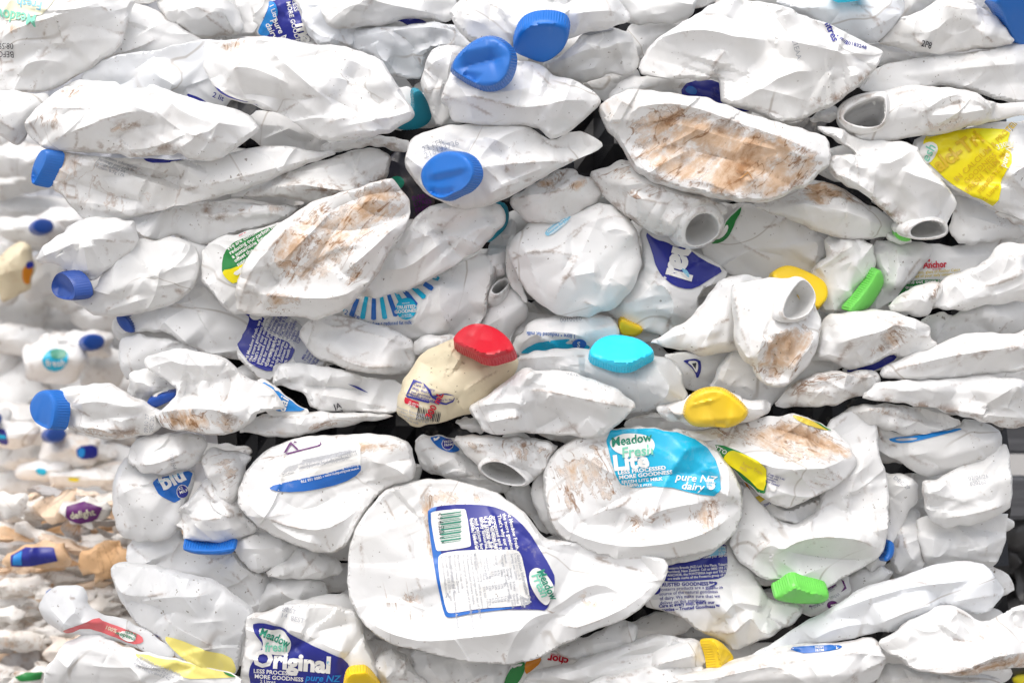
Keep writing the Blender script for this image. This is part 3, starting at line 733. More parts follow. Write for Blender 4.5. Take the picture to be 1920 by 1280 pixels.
# =============================================================== top centre
B('long folded white bottle along the top edge left of the blue caps', 'B', 62, [(-90,70),(-60,-60),(640,-60),(665,60),(627,116),(500,101),(380,101),(270,141),(100,157),(-30,165)], 14, cr=[([(0,140),(100,70),(180,20),(300,50),(500,80),(620,80)],6),([(180,20),(200,-40)],4)], folds=4)
B('white bottle with a dark violet slit above it, beneath the long folded one', 'B', 72, [(-60,180),(60,150),(160,162),(330,147),(640,120),(690,190),(765,265),(600,265),(500,285),(472,425),(440,442),(250,402),(230,335),(50,245),(-60,265)], 13, cr=[([(60,245),(130,210),(210,205),(480,165),(645,170)],7),([(210,210),(240,330),(320,370)],6),([(400,330),(500,275),(640,255)],5)], mat='cool', tilt=(-1,-1))
a = B('dark violet label showing in the slit under the top folded bottle', 'B', 80, [(200,150),(270,95),(380,70),(520,80),(560,150),(380,190)], 6, folds=1, cat='bottle')
a.film([(260,140),(300,105),(400,96),(495,118),(500,150),(340,160)],'navy')
a = B('white bottle at the top centre with a round blue cap facing down', 'B', 12, [(608,90),(650,30),(720,-60),(1520,-60),(1580,45),(1607,78),(1600,122),(1480,162),(1350,192),(1260,222),(1000,282),(960,262),(740,237),(690,192)], 22,
  cr=[([(860,40),(930,90),(1010,150)],4),([(960,260),(985,190),(1040,120),(1120,85),(1200,80),(1260,140)],8),([(1190,-20),(1170,50),(1240,110)],-5),([(1240,110),(1420,90),(1590,82)],5),([(640,90),(760,60),(860,40)],4)], tilt=(-1,-3))
a.cap([(966,290),(1000,205),(1062,172),(1150,165),(1235,180),(1262,225),(1240,290),(1190,332),(1125,362),(1040,332),(985,312)],(6,-66),'cap_blue',y=-14,dents=[([(1000,210),(1080,185),(1200,190)],1.0)],label='round blue cap facing down, topmost of the three in the centre')
a = B('white bottle with a pointed right end and a dented blue cap on its left', 'B', -12, [(569,545),(596,480),(620,390),(700,330),(1000,332),(1095,338),(1140,370),(1200,412),(1300,432),(1380,492),(1442,540),(1442,580),(1380,642),(1280,712),(1178,770),(1150,742),(1090,697),(900,692),(650,672),(620,642),(615,582),(585,575)], 24,
  cr=[([(585,560),(640,548),(750,545),(900,585),(1000,605),(1120,600),(1300,560),(1430,560)],8),([(1010,350),(1080,420),(1160,470)],4),([(1120,470),(1190,490),(1240,530)],-6),([(1170,760),(1150,690),(1090,640)],4),([(1150,500),(1250,450),(1330,470)],4)], tilt=(-1,-2))
a.cap([(640,398),(668,335),(735,275),(800,246),(860,250),(915,287),(948,335),(945,400),(920,460),(870,497),(800,500),(735,468),(670,424)],(14,2),'cap_blue',scale=1.17,y=-34,dents=[([(650,330),(720,312),(880,290)],2.2),([(665,405),(760,380),(920,350)],-3.2),([(690,428),(740,440),(775,490)],-2.5)],label='dented blue cap pinched to a lens shape')
B('white bottle end tucked behind the dented blue cap', 'B', 26, [(460,420),(490,340),(535,262),(620,248),(760,262),(760,340),(660,600),(630,650),(558,700),(520,622),(480,520)], 16, cr=[([(490,400),(560,340),(680,300)],4),([(480,500),(520,480),(600,500)],3)], tilt=(-2,0))
a = B('folded white bottle right of the blue caps with a vertical number on it', 'B', 34, [(1100,350),(1260,290),(1350,180),(1520,143),(1622,200),(1642,260),(1657,350),(1600,422),(1480,400),(1440,432),(1330,452),(1200,430)], 15, cr=[([(1130,355),(1240,345),(1370,290),(1412,305),(1560,245),(1645,235)],7),([(1370,290),(1400,345),(1560,300)],-4)], tilt=(0,0))
a.text(None,[('7018328',(1270,268),26,-86)],'ink',name='printing'); a.many([[(1335,205),(1500,160),(1520,170),(1380,215)]],'grey','printing',a.root())
B('pale bottle behind the peaked white bottle, top centre right', 'B', 62, [(1560,140),(1780,128),(1900,140),(1760,280),(1660,340),(1600,300)], 10, folds=3)
B('plain white bottle at the top edge between the blue cap and the peaked bottle', 'B', 46, [(1500,-60),(1980,-60),(1960,60),(1900,122),(1800,134),(1620,130),(1580,60)], 14, folds=4, tilt=(0,-3))
B('grey shaded bottle piece in the gap right of the pointed bottle', 'B', 62, [(1320,440),(1540,405),(1570,470),(1480,570),(1420,535)], 8, folds=3)
B('pale bottle flank under the peaked bottle with a straight edge', 'B', 36, [(1480,540),(1520,470),(1590,415),(1720,412),(1870,418),(1920,470),(1780,500),(1600,540),(1500,570)], 10, folds=3)
a = B('white bottle in the centre with a folded blue cap, lowest of the three blue caps', 'B', -8, [(375,862),(398,780),(440,730),(590,690),(640,680),(850,680),(1000,685),(1080,697),(1130,740),(1170,772),(1310,717),(1390,740),(1472,790),(1420,832),(1310,872),(1250,902),(1100,992),(960,1062),(900,1097),(830,1132),(700,1137),(600,1112),(480,1062),(440,1002),(390,932)], 24,
  cr=[([(590,692),(592,760),(572,850)],4),([(880,915),(1000,905),(1120,895),(1270,885)],6),([(790,715),(730,800),(680,860)],2),([(830,830),(900,765),(1000,715),(1080,702)],4),([(1090,702),(1160,800),(1250,810),(1420,800)],-5),([(800,1090),(900,1030),(1060,985)],4)], ln=[([(1250,885),(1300,870)],12,.8)], dirt=.4, tilt=(-1,-1))
a.text(None,[('23 FEB\n216193726',(480,842),44,-22,{'bold':0,'lead':.8})],'grey',name='printing')
a.cap([(466,962),(500,902),(570,860),(650,860),(715,890),(750,950),(750,1010),(700,1062),(650,1077),(590,1105),(530,1082),(484,1032)],(46,2),'cap_blue',y=-32,scale=1.06,dents=[([(490,975),(580,965),(740,945)],2.6),([(500,1010),(600,1005),(745,970)],-2.6),([(500,1055),(600,1085),(690,1072)],-2.5)],label='blue cap with a sharp fold across it')
a = B('white bottle fragment with a large teal cap in the dark gap', 'B', 60, [(300,470),(420,475),(435,560),(430,640),(370,720),(300,700)], 8, folds=2)
a.cap([(325,705),(410,650),(440,600),(430,520),(470,515),(512,590),(527,650),(475,700),(390,718)],(-20,-20),'cap_teal',y=44,label='large teal cap in shadow')
B('thin flat bottle strip above the dark gap, left of the lowest blue cap', 'B', 28, [(-80,780),(0,772),(250,738),(390,758),(402,822),(370,842),(230,792),(50,822),(-80,835)], 6, cr=[([(0,795),(200,772),(390,800)],3),([(200,760),(380,830)],3)], dirt=.5)
B('shaded grey bottle deep between the stained bottles on the left', 'A', 60, [(1340,600),(1560,610),(1720,700),(1850,780),(1900,832),(1700,842),(1360,800)], 8, folds=3)
a = B('black wrapped bottle with a green ring emblem in the dark gap', 'B', 74, [(230,960),(300,830),(400,810),(480,1000),(550,1090),(510,1170),(420,1200),(350,1120)], 8, mat='dark', folds=4)
a.text(None,[('EVERY DAY MILK\nLITRES\nFRESH DAIRY\nFARM',(420,1100),34,-14)],'purple',name='printing',lift=.9); a.many([[(330+46*math.cos(t/12*6.283)*r,1000+38*math.sin(t/12*6.283)*r) for r,rng_ in ((1,1),) for t in range(13)]],'print_green','emblem',a.root(),lift=.8)
# =============================================================== upper right
a = B('big peaked white bottle with sharp creases and small litres print', 'C', 2,
  [(-195,395),(-150,290),(-80,207),(30,140),(130,75),(280,0),(330,-14),(440,4),(560,20),(700,80),(830,140),(930,190),(1040,240),(1130,280),(1144,302),(1110,380),(1060,430),(1000,490),(900,560),(780,622),(620,689),(500,640),(410,600),(268,578),(264,480),(245,412),(170,448),(60,432),(-80,422)], 24,
  cr=[([(-90,215),(60,188),(200,190),(350,235),(530,235)],8),([(530,235),(565,200),(580,240),(860,300),(920,322),(1115,305)],6),([(330,-5),(440,60),(550,130),(560,120)],-5),([(560,110),(640,90),(560,30)],5),([(250,412),(190,405),(300,260)],5),([(200,440),(230,350)],-6),([(300,480),(420,540),(600,420),(790,400)],6),([(800,400),(860,440),(960,440),(1040,400)],5),([(840,450),(950,430)],-5),([(700,82),(760,115),(850,270),(930,322)],3),([(180,95),(240,190),(380,250),(440,350),(480,440),(600,560),(720,640)],-1.6)],
  st=[([(690,560),(790,540),(840,545),(800,580)],1),([(860,540),(1000,450),(1060,410),(1040,450),(930,540)],.6)], ln=[([(700,566),(800,560),(900,540),(1050,425)],14,1)], dirt=.2, tilt=(-1,-3), edge=.5)
l = a.film([(790,120),(830,140),(930,190),(1040,240),(1125,280),(1130,310),(1050,325),(940,310),(850,240)],'white',lift=.5,name='label')
a.text(l,[('litres',(812,150),54,60,{'bold':.03,'arc':400}),('• milk',(870,222),34,38)],'navy',lift=1.0); a.text(l,[('70183248',(920,262),30,14)],'navy',lift=1.0); a.text(None,[('21EAA',(630,245),38,72,{'bold':0})],'grey',name='printing')
a = B('bottle with a dark blue label wedged under the peaked bottle', 'C', 38, [(-60,410),(100,420),(280,440),(440,560),(440,640),(300,600),(100,540),(-50,470)], 8, folds=2)
l = a.film([(35,512),(90,440),(260,440),(420,580),(420,620),(280,585),(100,530)],'navy'); a.film([(60,500),(95,465),(140,500),(120,525)],'blue',name='label_panel',parent=l,lift=1.1)
a = B('tilted bottle showing its brown muddy oval base, upper right', 'C', -14,
  [(-405,592),(-350,530),(-230,488),(-40,510),(130,530),(300,580),(450,640),(620,690),(760,720),(846,755),(862,890),(800,952),(740,1012),(650,1052),(560,1092),(430,1113),(280,1090),(60,1042),(-100,1002),(-200,922),(-250,852),(-280,790),(-330,732),(-390,645)], 24,
  cr=[([(-262,800),(-262,720),(-225,605),(-60,580),(100,600),(250,650),(400,705),(560,762),(720,825),(855,888)],4.5),([(-230,790),(0,800),(180,850),(380,900),(560,970),(640,1010)],-2.2),([(-200,700),(0,680),(200,740),(420,800),(700,870)],3),([(40,620),(60,800),(20,1000)],2),([(-230,840),(-80,980),(60,1020),(280,1070),(430,1090)],3),([(-225,600),(-300,560)],4),([(230,680),(250,730),(400,790)],-3),([(330,960),(400,935),(450,1000),(340,990)],2.5),([(450,900),(560,850),(580,920)],2)],
  st=[([(-250,800),(-230,650),(-60,590),(100,610),(250,660),(400,715),(560,770),(720,830),(850,890),(740,1000),(560,1085),(430,1105),(280,1080),(60,1035),(-120,970)],.95),([(-370,560),(-330,640),(-300,700),(-340,640)],.9)],
  ln=[([(-230,800),(0,810),(180,855),(380,905),(640,1015)],9,1),([(-200,700),(0,680),(200,740)],7,.9),([(250,670),(420,715)],13,1),([(-240,850),(-100,985),(280,1075)],12,.8),([(330,960),(400,935),(450,1000),(340,985)],9,.9),([(620,1040),(760,960),(850,890)],12,.8)], dirt=.5, tilt=(-2,3), folds=3, edge=.55)
for k_ in range(1):
    b_ = a
b_.many([[(350,985),(400,945),(430,990),(425,992),(400,955),(362,986)]],'tan','emblem',b_.root(),lift=.6)
a = B('white bottle at the top edge with a sliver of cyan cap', 'C', 26, [(540,0),(700,-60),(1262,-60),(1268,60),(1232,122),(1130,242),(1040,232),(1000,225),(900,182),(800,122),(660,62)], 18, cr=[([(1000,222),(1090,165),(1180,120),(1265,60)],6),([(930,40),(1100,70),(1250,60)],3),([(740,-40),(730,80)],3)], tilt=(0,-2), mat='cool')
a.cap([(830,-10),(848,48),(930,46),(1012,32),(1040,-10)],(0,-30),'cap_cyan',y=-22)
a = B('crumpled bottle left of the big blue cap in the top right corner', 'C', 20, [(1110,242),(1222,110),(1282,88),(1400,40),(1440,-5),(1530,-10),(1700,48),(1762,80),(1802,160),(1880,245),(1730,266),(1560,282),(1400,302),(1300,272),(1180,245)], 18, cr=[([(1350,62),(1300,140),(1290,220),(1400,300)],5),([(1400,42),(1560,80),(1700,60)],5),([(1560,90),(1640,190),(1750,250)],3),([(1340,60),(1220,120)],4)], st=[([(1440,40),(1700,70),(1560,90)],.5)], dirt=.4)
a.text(None,[('2P8',(1335,268),44,8)],'ink',name='printing')
a.cap([(1712,40),(1780,-2),(1870,-12),(1990,-12),(1990,260),(1872,236),(1832,180),(1790,112),(1755,72)],(-22,-30),'cap_blue',y=2,H=16,label='large blue cap cut off by the top right corner')
B('small bottle behind the crumpled one at the top right', 'C', 46, [(1255,-60),(1470,-60),(1450,20),(1340,66),(1250,110),(1262,20)], 9, folds=2)
B('pale lip of a bottle between the peaked bottle and the long one', 'C', 38, [(1030,238),(1150,234),(1290,278),(1330,318),(1150,350),(1100,330)], 8, folds=2)
B('long dusty white bottle running off the right edge, above the open mouth', 'C', 26, [(1000,500),(1068,430),(1112,372),(1290,310),(1480,312),(1700,270),(1860,235),(1990,222),(1990,580),(1800,560),(1650,500),(1500,470),(1300,480),(1150,510)], 17, cr=[([(1450,400),(1700,375),(1960,355)],4),([(1300,315),(1500,345),(1860,240)],3)], st=[([(1450,390),(1700,360),(1960,345),(1960,390),(1700,400)],.4)], dirt=.45, tilt=(0,-3), folds=4)
a = B('white bottle lying right with an open black mouth facing left', 'C', 6, [(1040,520),(1150,495),(1250,470),(1400,462),(1530,480),(1640,505),(1720,560),(1990,570),(1990,620),(1800,652),(1600,702),(1400,742),(1180,772),(1030,772),(975,732),(1000,620)], 20,
  cr=[([(1310,642),(1380,600),(1460,545),(1600,512)],6),([(1600,512),(1700,570),(1760,602)],6),([(1310,642),(1500,640),(1760,602)],5),([(1330,630),(1480,590),(1620,560)],-4),([(1180,530),(1300,500),(1560,490)],3)], st=[([(1250,690),(1400,650),(1700,650),(1600,700),(1350,735)],.55)], dirt=.5, tilt=(-1,0), hole=[[(900,560),(1130,520),(1170,640),(1120,740),(960,730)]], folds=5)
a.neck([(895,620),(908,570),(990,520),(1120,504),(1152,520),(1162,600),(1142,700),(1050,737),(960,722),(905,672)],[(914,650),(950,600),(1030,558),(1130,534),(1144,580),(1142,660),(1112,702),(1040,706),(960,682)],(36,2),y=-12,L=30,depth=110,threads=2,taper=1.04)
B('short threaded neck of a bottle behind the black open mouth', 'C', 26, [(735,655),(800,610),(880,572),(930,600),(910,660),(790,672)], 9, cr=[([(770,650),(850,640),(900,600)],3),([(750,660),(840,655),(905,620)],-2)], folds=1)
a = B('white bottle slanting down right to an open mouth, folded wing above', 'C', 0, [(758,690),(900,690),(1000,745),(1110,768),(1340,780),(1352,860),(1460,1000),(1540,1060),(1557,1130),(1512,1200),(1500,1250),(1250,1260),(1230,1220),(1160,1150),(1050,1060),(900,990),(838,930),(865,850),(960,845),(1010,845),(900,770)], 19,
  cr=[([(790,700),(1000,840),(1110,905),(1180,900),(1340,800)],7),([(960,845),(1060,870),(1120,910)],-5),([(1180,900),(1260,960),(1400,1000),(1530,1070)],6),([(1110,980),(1200,1110),(1270,1210)],-2),([(860,940),(980,1000),(1130,1090),(1250,1200)],4),([(900,760),(1000,800),(1060,870)],-6)],
  ln=[([(880,960),(1000,1030),(1120,1110),(1240,1220)],26,1)], dirt=.35, tilt=(2,-1), hole=[[(1290,1200),(1500,1190),(1520,1290),(1270,1300)]])
a.neck([(1238,1252),(1300,1206),(1400,1188),(1482,1203),(1512,1260),(1480,1306),(1380,1319),(1290,1308),(1243,1290)],[(1275,1266),(1330,1218),(1420,1202),(1486,1238),(1492,1280),(1400,1302),(1310,1302)],(-14,-40),y=-12,L=28,depth=100,taper=1.05)
a = B('bottle wearing a bright yellow trim milk label, upper right', 'C', 22, [(1300,770),(1390,728),(1600,700),(1830,660),(1990,650),(1990,1240),(1800,1160),(1740,1135),(1600,1072),(1450,1002),(1330,900)], 17, cr=[([(1540,712),(1660,780),(1830,888)],3),([(1770,1000),(1860,930),(1990,880)],6),([(1770,1000),(1750,1140)],4),([(1380,740),(1420,860)],3)], dirt=.3, tilt=(2,0), folds=4)
l = a.film([(1370,742),(1420,750),(1540,712),(1680,705),(1832,716),(1802,790),(1832,882),(1772,962),(1748,1142),(1680,1112),(1500,1002),(1400,905),(1345,855)],'yellow',sm=1)
a.film([(1640,708),(1832,716),(1802,790),(1826,876),(1700,800)],'lemon',name='label_panel',parent=l,lift=1.1)
a.film([(1340,800),(1400,775),(1438,800),(1430,850),(1390,900),(1340,900)],'paper',name='badge',parent=l,lift=1.2)
a.text(l,[('esh',(1385,895),70,-66,{'shear':.2}),],'mint',lift=1.7)
a.text(l,[('alci-Tri',(1446,945),112,-36,{'bold':.035,'w':.9}),('IN CALCIUM & PROTEIN',(1540,1000),44,-44),('GOODNESS',(1590,1010),40,-44),('FRESH TRIM MILK',(1600,1060),44,-46),('PERMEATE FREE',(1660,1066),34,-50),('2 Litres',(1690,1105),34,-52)],'olive',lift=1.6)
a.text(l,[('pure NZ',(1780,930),44,-68,{'shear':.2}),('330kJ',(1745,830),40,-20)],'pale',lift=1.7)
a.film([(1690,1110),(1800,1150),(1990,1180),(1990,1240),(1860,1200)],'kraft',name='stain_strip',lift=.4) if False else None
a = B('brown smeared bottle edge below the yellow label at the right', 'C', 26, [(1690,1105),(1800,1140),(1990,1185),(1990,1255),(1840,1215),(1740,1150)], 7, st=[([(1700,1110),(1990,1180),(1990,1250),(1800,1190)],1)], dirt=.6, folds=1)
a = B('pale sheet of bottle with a dark mouth behind the slanting open bottle', 'C', 44, [(1440,1000),(1580,1050),(1720,1120),(1990,1210),(1990,1290),(1760,1310),(1580,1350),(1500,1270),(1540,1130)], 12, folds=3)
a.neck([(1470,1030),(1490,1000),(1560,1000),(1620,1040),(1600,1062),(1540,1062)],[(1480,1030),(1500,1008),(1555,1010),(1608,1042),(1590,1054),(1540,1055)],(30,10),y=26,L=14,depth=110)
B('bottle smeared deep brown under the muddy oval base', 'C', 32, [(400,1112),(600,1062),(740,1008),(850,978),(1000,1080),(1150,1150),(1238,1240),(1200,1292),(1080,1302),(950,1312),(860,1292),(640,1200)], 15, cr=[([(560,1100),(760,1130),(980,1180),(1200,1260)],4),([(760,1080),(880,1090),(960,1110)],5)], st=[([(720,1010),(850,975),(1010,1085),(960,1110),(860,1090),(760,1080)],1),([(750,1080),(850,1100),(840,1160),(780,1150)],.9)], ln=[([(850,1085),(960,1110),(1005,1085)],16,1)], dirt=.5)
a = B('open white bottle mouth facing down right beside the green ring label', 'C', 18, [(-455,940),(-380,915),(-240,850),(-100,980),(60,1045),(200,1080),(310,1115),(295,1180),(40,1230),(10,1300),(-100,1282),(-200,1212),(-330,1122),(-410,1012)], 18,
  cr=[([(-400,945),(-200,1000),(60,1090),(290,1120)],6),([(-300,1060),(-160,1100),(0,1130)],5),([(-60,1270),(20,1180),(140,1130)],4)], st=[([(-430,940),(-240,860),(-180,960),(-330,1010)],.85),([(-360,1020),(-200,1060),(20,1080),(-100,1130),(-250,1100)],.55)], ln=[([(-440,945),(-400,1030),(-200,1200)],14,.8),([(-80,1270),(-10,1180),(60,1130)],14,.9)], dirt=.6, hole=[[(40,1180),(200,1140),(290,1230),(200,1340),(40,1340)]])
a.neck([(10,1290),(0,1230),(40,1170),(130,1130),(220,1130),(282,1190),(287,1250),(240,1322),(170,1362),(80,1367),(20,1340)],[(62,1300),(72,1232),(120,1182),(180,1165),(240,1200),(257,1260),(232,1300),(160,1342),(90,1342)],(-26,-60),y=2,L=26,depth=40,taper=1.06)
a = B('stained crumpled bottle under the lowest of the three blue caps, to its right', 'B', 30, [(930,1092),(1000,1050),(1100,990),(1240,908),(1312,925),(1322,965),(1440,965),(1472,1050),(1382,1132),(1252,1222),(1060,1230),(990,1162)], 15, cr=[([(940,1090),(1060,1075),(1190,1062),(1330,1000),(1440,968)],7),([(1190,1062),(1260,990),(1315,945)],5),([(1050,1160),(1200,1140),(1380,1080)],3)], st=[([(1080,1000),(1240,910),(1290,930),(1180,1050),(1080,1050)],.7),([(1260,1030),(1370,970),(1360,1000),(1290,1050)],1)], dirt=.6)
# =============================================================== middle centre
a = B('wide white bottle with a teal cap edge, right of the wiped stained bottle', 'E', 20, [(85,390),(150,300),(230,228),(330,108),(380,30),(450,-50),(530,-112),(620,-122),(760,-112),(890,-122),(926,-60),(921,-10),(832,102),(702,192),(582,265),(430,347),(300,387),(180,402)], 20,
  cr=[([(225,235),(300,255),(400,240),(520,150),(640,60)],6),([(440,0),(400,130),(350,190)],4),([(560,10),(600,90),(650,140)],-5),([(470,-40),(640,-90),(860,-105)],5),([(700,180),(760,80),(880,-30)],4)], st=[([(360,180),(440,80),(430,120),(370,220)],.5)], dirt=.35, tilt=(1,2))
a.cap([(850,-110),(928,-122),(946,-55),(932,10),(880,62),(830,102),(790,40)],(-30,-10),'cap_teal',y=34,lift=False)
a = B('white bottle with a striped blue trusted goodness seal label', 'E', 52, [(10,500),(90,380),(300,385),(450,330),(580,262),(840,130),(880,240),(842,350),(802,540),(700,640),(430,655),(300,595),(100,515)], 14,
  cr=[([(500,320),(515,400),(480,490),(390,590)],5),([(585,270),(565,380),(580,500),(660,590)],6),([(820,150),(850,260),(800,520)],4)], dirt=.4, folds=3, tilt=(0,0))
l = a.film([(66,440),(120,380),(330,360),(440,350),(480,420),(440,540),(250,570),(120,560)],'white',lift=.5)
sts = []
for i_ in range(11):
    t_ = -10 + i_ * 9.5
    an = math.radians(118 - i_ * 9.2); cx_, cy_ = 210, 130
    r0, r1, hw = 270, 395, .036
    sts.append([(cx_+r0*math.cos(an-hw*1.2)*.95, cy_+r0*math.sin(an-hw*1.2)), (cx_+r1*math.cos(an-hw), cy_+r1*math.sin(an-hw)), (cx_+r1*math.cos(an+hw), cy_+r1*math.sin(an+hw)), (cx_+r0*math.cos(an+hw*1.2)*.95, cy_+r0*math.sin(an+hw*1.2))])
a.many(sts[0::2],'cyan','stripe_print',l); a.many(sts[1::2],'blue','stripe_print',l)
a.film([(388+58*math.cos(t/16*6.283),463+60*math.sin(t/16*6.283)) for t in range(16)],'cyan',name='seal',parent=l,lift=1.6,sm=0)
a.text(l,[('TRUSTED\nGOODNESS',(388,462),25,-4,{'align':'CENTER','bold':.03,'lead':.9}),('FROM PURE\nNEW ZEALAND',(390,500),10,-4,{'align':'CENTER'}),('ANCHOR',(386,436),10,-4,{'align':'CENTER'})],'paper',lift=2.2)
a.text(l,[('2 litre',(45,490),36,20),('98% fat free • reduced fat milk',(125,556),28,-2,{'w':.85})],'blue',lift=1.4)
a = B('curved white bottle rim below the striped label', 'E', 38, [(-205,600),(-170,530),(-90,498),(0,500),(120,515),(350,588),(430,640),(440,740),(422,792),(330,827),(200,822),(0,772),(-100,742),(-172,652)], 15, cr=[([(-120,620),(0,715),(100,760),(200,782),(420,765)],6),([(0,505),(60,560),(200,600),(400,655)],3)], dirt=.6, ln=[([(-110,625),(0,715),(200,780),(300,775)],6,.7)], tilt=(0,2))
B('crumpled white corner just left of the red capped cream bottle', 'E', 34, [(425,615),(600,598),(720,625),(650,690),(480,722),(420,710)], 10, cr=[([(430,630),(520,640),(640,620)],4)], dirt=.6)
a = B('cream coloured bottle standing tilted with a bright red cap', 'E', -12, [(595,640),(660,610),(860,640),(990,720),(1000,770),(960,832),(880,902),(830,972),(770,1002),(720,1042),(560,1082),(430,1112),(345,1052),(329,1010),(345,900),(398,800),(440,730),(520,678)], 24, mat='cream',
  cr=[([(350,1040),(430,1060),(560,1050)],4),([(440,740),(560,800),(760,780),(900,740)],-3),([(560,1000),(700,900),(880,800)],3),([(620,650),(640,720),(700,760)],4)], st=[([(400,1060),(560,1060),(520,1090),(430,1110)],.8)], dirt=.15, tilt=(-1,1), folds=4, rim=16)
l = a.film([(430,842),(500,860),(560,900),(660,930),(600,1000),(610,1060),(540,1090),(430,1100),(345,1050),(335,1000),(380,920)],'cream',lift=.4)
a.many([[(425,845),(480,862),(476,870),(432,856),(392,935),(384,935)],[(384,928),(520,965),(516,975),(382,938)],[(480,862),(520,900),(530,935),(580,960),(570,970),(520,940),(508,905),(476,870)],[(530,935),(600,918),(660,935),(590,925),(540,945)],[(545,955),(600,975),(640,958),(655,935),(645,965),(600,985),(540,968)]],'navy','line_print',l,lift=1.0,sm=0)
a.many([[(383,940),(462,970),(455,1000),(373,970)]],'red','badge',l,lift=1.0)
a.many([[(456+9*i_,985+2.6*i_),(456+9*i_+(4 if i_%3 else 6),987+2.6*i_),(440+9*i_+(4 if i_%3 else 6),1068+1.5*i_),(440+9*i_,1066+1.5*i_)] for i_ in range(14)],'ink','barcode',l,lift=1.0)
a.text(l,[('Care at every\nstep, that\'s\nour promise -\nTrusted Goodness',(425,875),22,17),('Nature\'s source of good',(400,925),18,17),('Dairy for life',(562,962),14,-4)],'navy',lift=1.1)
a.text(l,[('300 mL',(520,1060),50,-62,{'bold':.03})],'red',lift=1.4); a.text(l,[('Fonterra Brands (NZ) Ltd\nAuckland New Zealand\nKeep refrigerated at 2-4C\nPermeate free milk',(335,1000),18,17)],'grey',lift=1.1); a.text(l,[('♻ RECYCLE\nPLEASE',(400,970),14,18)],'paper',lift=1.4)
a.cap([(640,632),(665,590),(720,551),(790,541),(870,566),(930,612),(962,662),(965,688),(900,706),(850,722),(790,712),(740,682),(690,662)],(12,44),'cap_red',y=-36,scale=1.05,dents=[([(690,640),(755,705),(870,692),(955,660)],2.8),([(700,600),(800,640),(900,640)],-2)],label='bright red screw cap, bent')
a = B('sharply creased bright white bottle in front of the black gap', 'E', -16, [(720,992),(760,960),(830,930),(900,882),(1000,792),(1050,775),(1092,800),(1240,794),(1340,820),(1420,862),(1490,870),(1560,912),(1642,992),(1600,1032),(1520,1112),(1440,1172),(1350,1162),(1150,1142),(1000,1142),(800,1142),(780,1082),(742,1052)], 22,
  cr=[([(740,1000),(830,975),(1010,962),(1045,1040)],6),([(790,1085),(900,1055),(1042,1042)],7),([(1020,902),(1130,905),(1240,922),(1500,980),(1630,995)],6),([(1005,800),(1080,870),(1190,880)],5),([(1090,802),(1130,850),(1200,880)],-5),([(1258,1020),(1160,1085),(1050,1132)],-5),([(1340,1040),(1400,1100),(1440,1160)],4),([(1420,865),(1380,930),(1500,970)],4),([(900,890),(960,940),(1020,905)],-3)], dirt=.15, ln=[([(910,1060),(1000,1042)],9,1),([(1000,1138),(1200,1138),(1300,1100)],9,.6)], tilt=(-1,2), edge=.5)
a.text(None,[('020260E',(1252,818),34,4,{'bold':0})],'grey',name='printing')
B('small white bottle edge at the left of the creased bright bottle', 'E', 6, [(636,1070),(742,1045),(800,1090),(812,1148),(700,1124)], 7, folds=1)
a = B('milky bluish bottle lying with a cyan cap on top', 'E', 10, [(955,830),(985,730),(1040,700),(1200,675),(1390,680),(1500,690),(1700,700),(1820,735),(1882,790),(1902,870),(1932,952),(1850,982),(1740,1012),(1630,1032),(1500,1002),(1100,880)], 20, mat='milky',
  cr=[([(1370,760),(1250,765),(1170,800)],5),([(1700,790),(1690,880),(1720,930),(1800,920),(1810,850)],4),([(1700,720),(1760,810),(1820,900),(1730,1000)],6),([(990,740),(1160,720),(1380,720)],4)], dirt=.15, ln=[([(1705,800),(1695,870),(1725,930),(1790,925)],6,.6)], tilt=(1,-1))
a.cap([(1370,712),(1410,640),(1480,606),(1550,604),(1640,622),(1700,662),(1726,700),(1660,732),(1600,766),(1530,766),(1460,746)],(2,36),'cap_cyan',y=-16,dents=[([(1440,720),(1530,745),(1680,715)],1.6),([(1450,640),(1560,660),(1660,650)],-.8)],label='bright cyan screw cap')
a = B('bottle with a blue wave label and 1 litre print behind the cyan cap', 'E', 46, [(955,650),(1060,530),(1150,500),(1470,478),(1548,560),(1550,620),(1450,650),(1400,700),(1100,730),(975,725)], 13, cr=[([(985,705),(1030,625),(1150,585),(1300,595),(1410,655)],4),([(1060,540),(1200,530),(1480,500)],4)], folds=3)
l = a.film([(1000,705),(1030,640),(1150,600),(1290,605),(1400,660),(1380,700),(1100,720)],'white',lift=.5)
a.many([[(1005,700),(1060,660),(1160,635),(1290,625),(1240,650),(1270,655),(1330,650),(1390,665),(1370,690),(1180,695),(1010,708)],[(1030,690),(1080,650),(1140,640),(1100,668)]],'cyan','wave_print',l,lift=1.1,sm=1)
a.film([(1325+40*math.cos(t/14*6.283),655+28*math.sin(t/14*6.283)) for t in range(14)],'blue',name='seal',parent=l,lift=1.6,sm=0); a.text(l,[('1 litre • reduced fat milk',(1305,604),30,184,{'w':.9})],'blue',lift=1.3); a.text(l,[('S',(1312,670),40,0)],'paper',lift=2.1)
a.text(None,[('0010060',(1220,535),34,-4,{'bold':0})],'grey',name='printing')
a = B('narrow pale bottle with a threaded mouth left of the central oval bottle', 'E', 56, [(795,560),(805,480),(880,400),(960,330),(1045,440),(1050,520),(960,580),(940,720),(850,620)], 11, folds=3, hole=[[(850,340),(930,280),(950,330),(870,360)]])
a.neck([(832,400),(838,345),(880,298),(940,276),(962,320),(935,375),(885,410)],[(846,372),(856,340),(892,308),(936,292),(946,318),(918,356),(878,388)],(-22,95),y=40,L=34,depth=110,threads=4,taper=1.12)
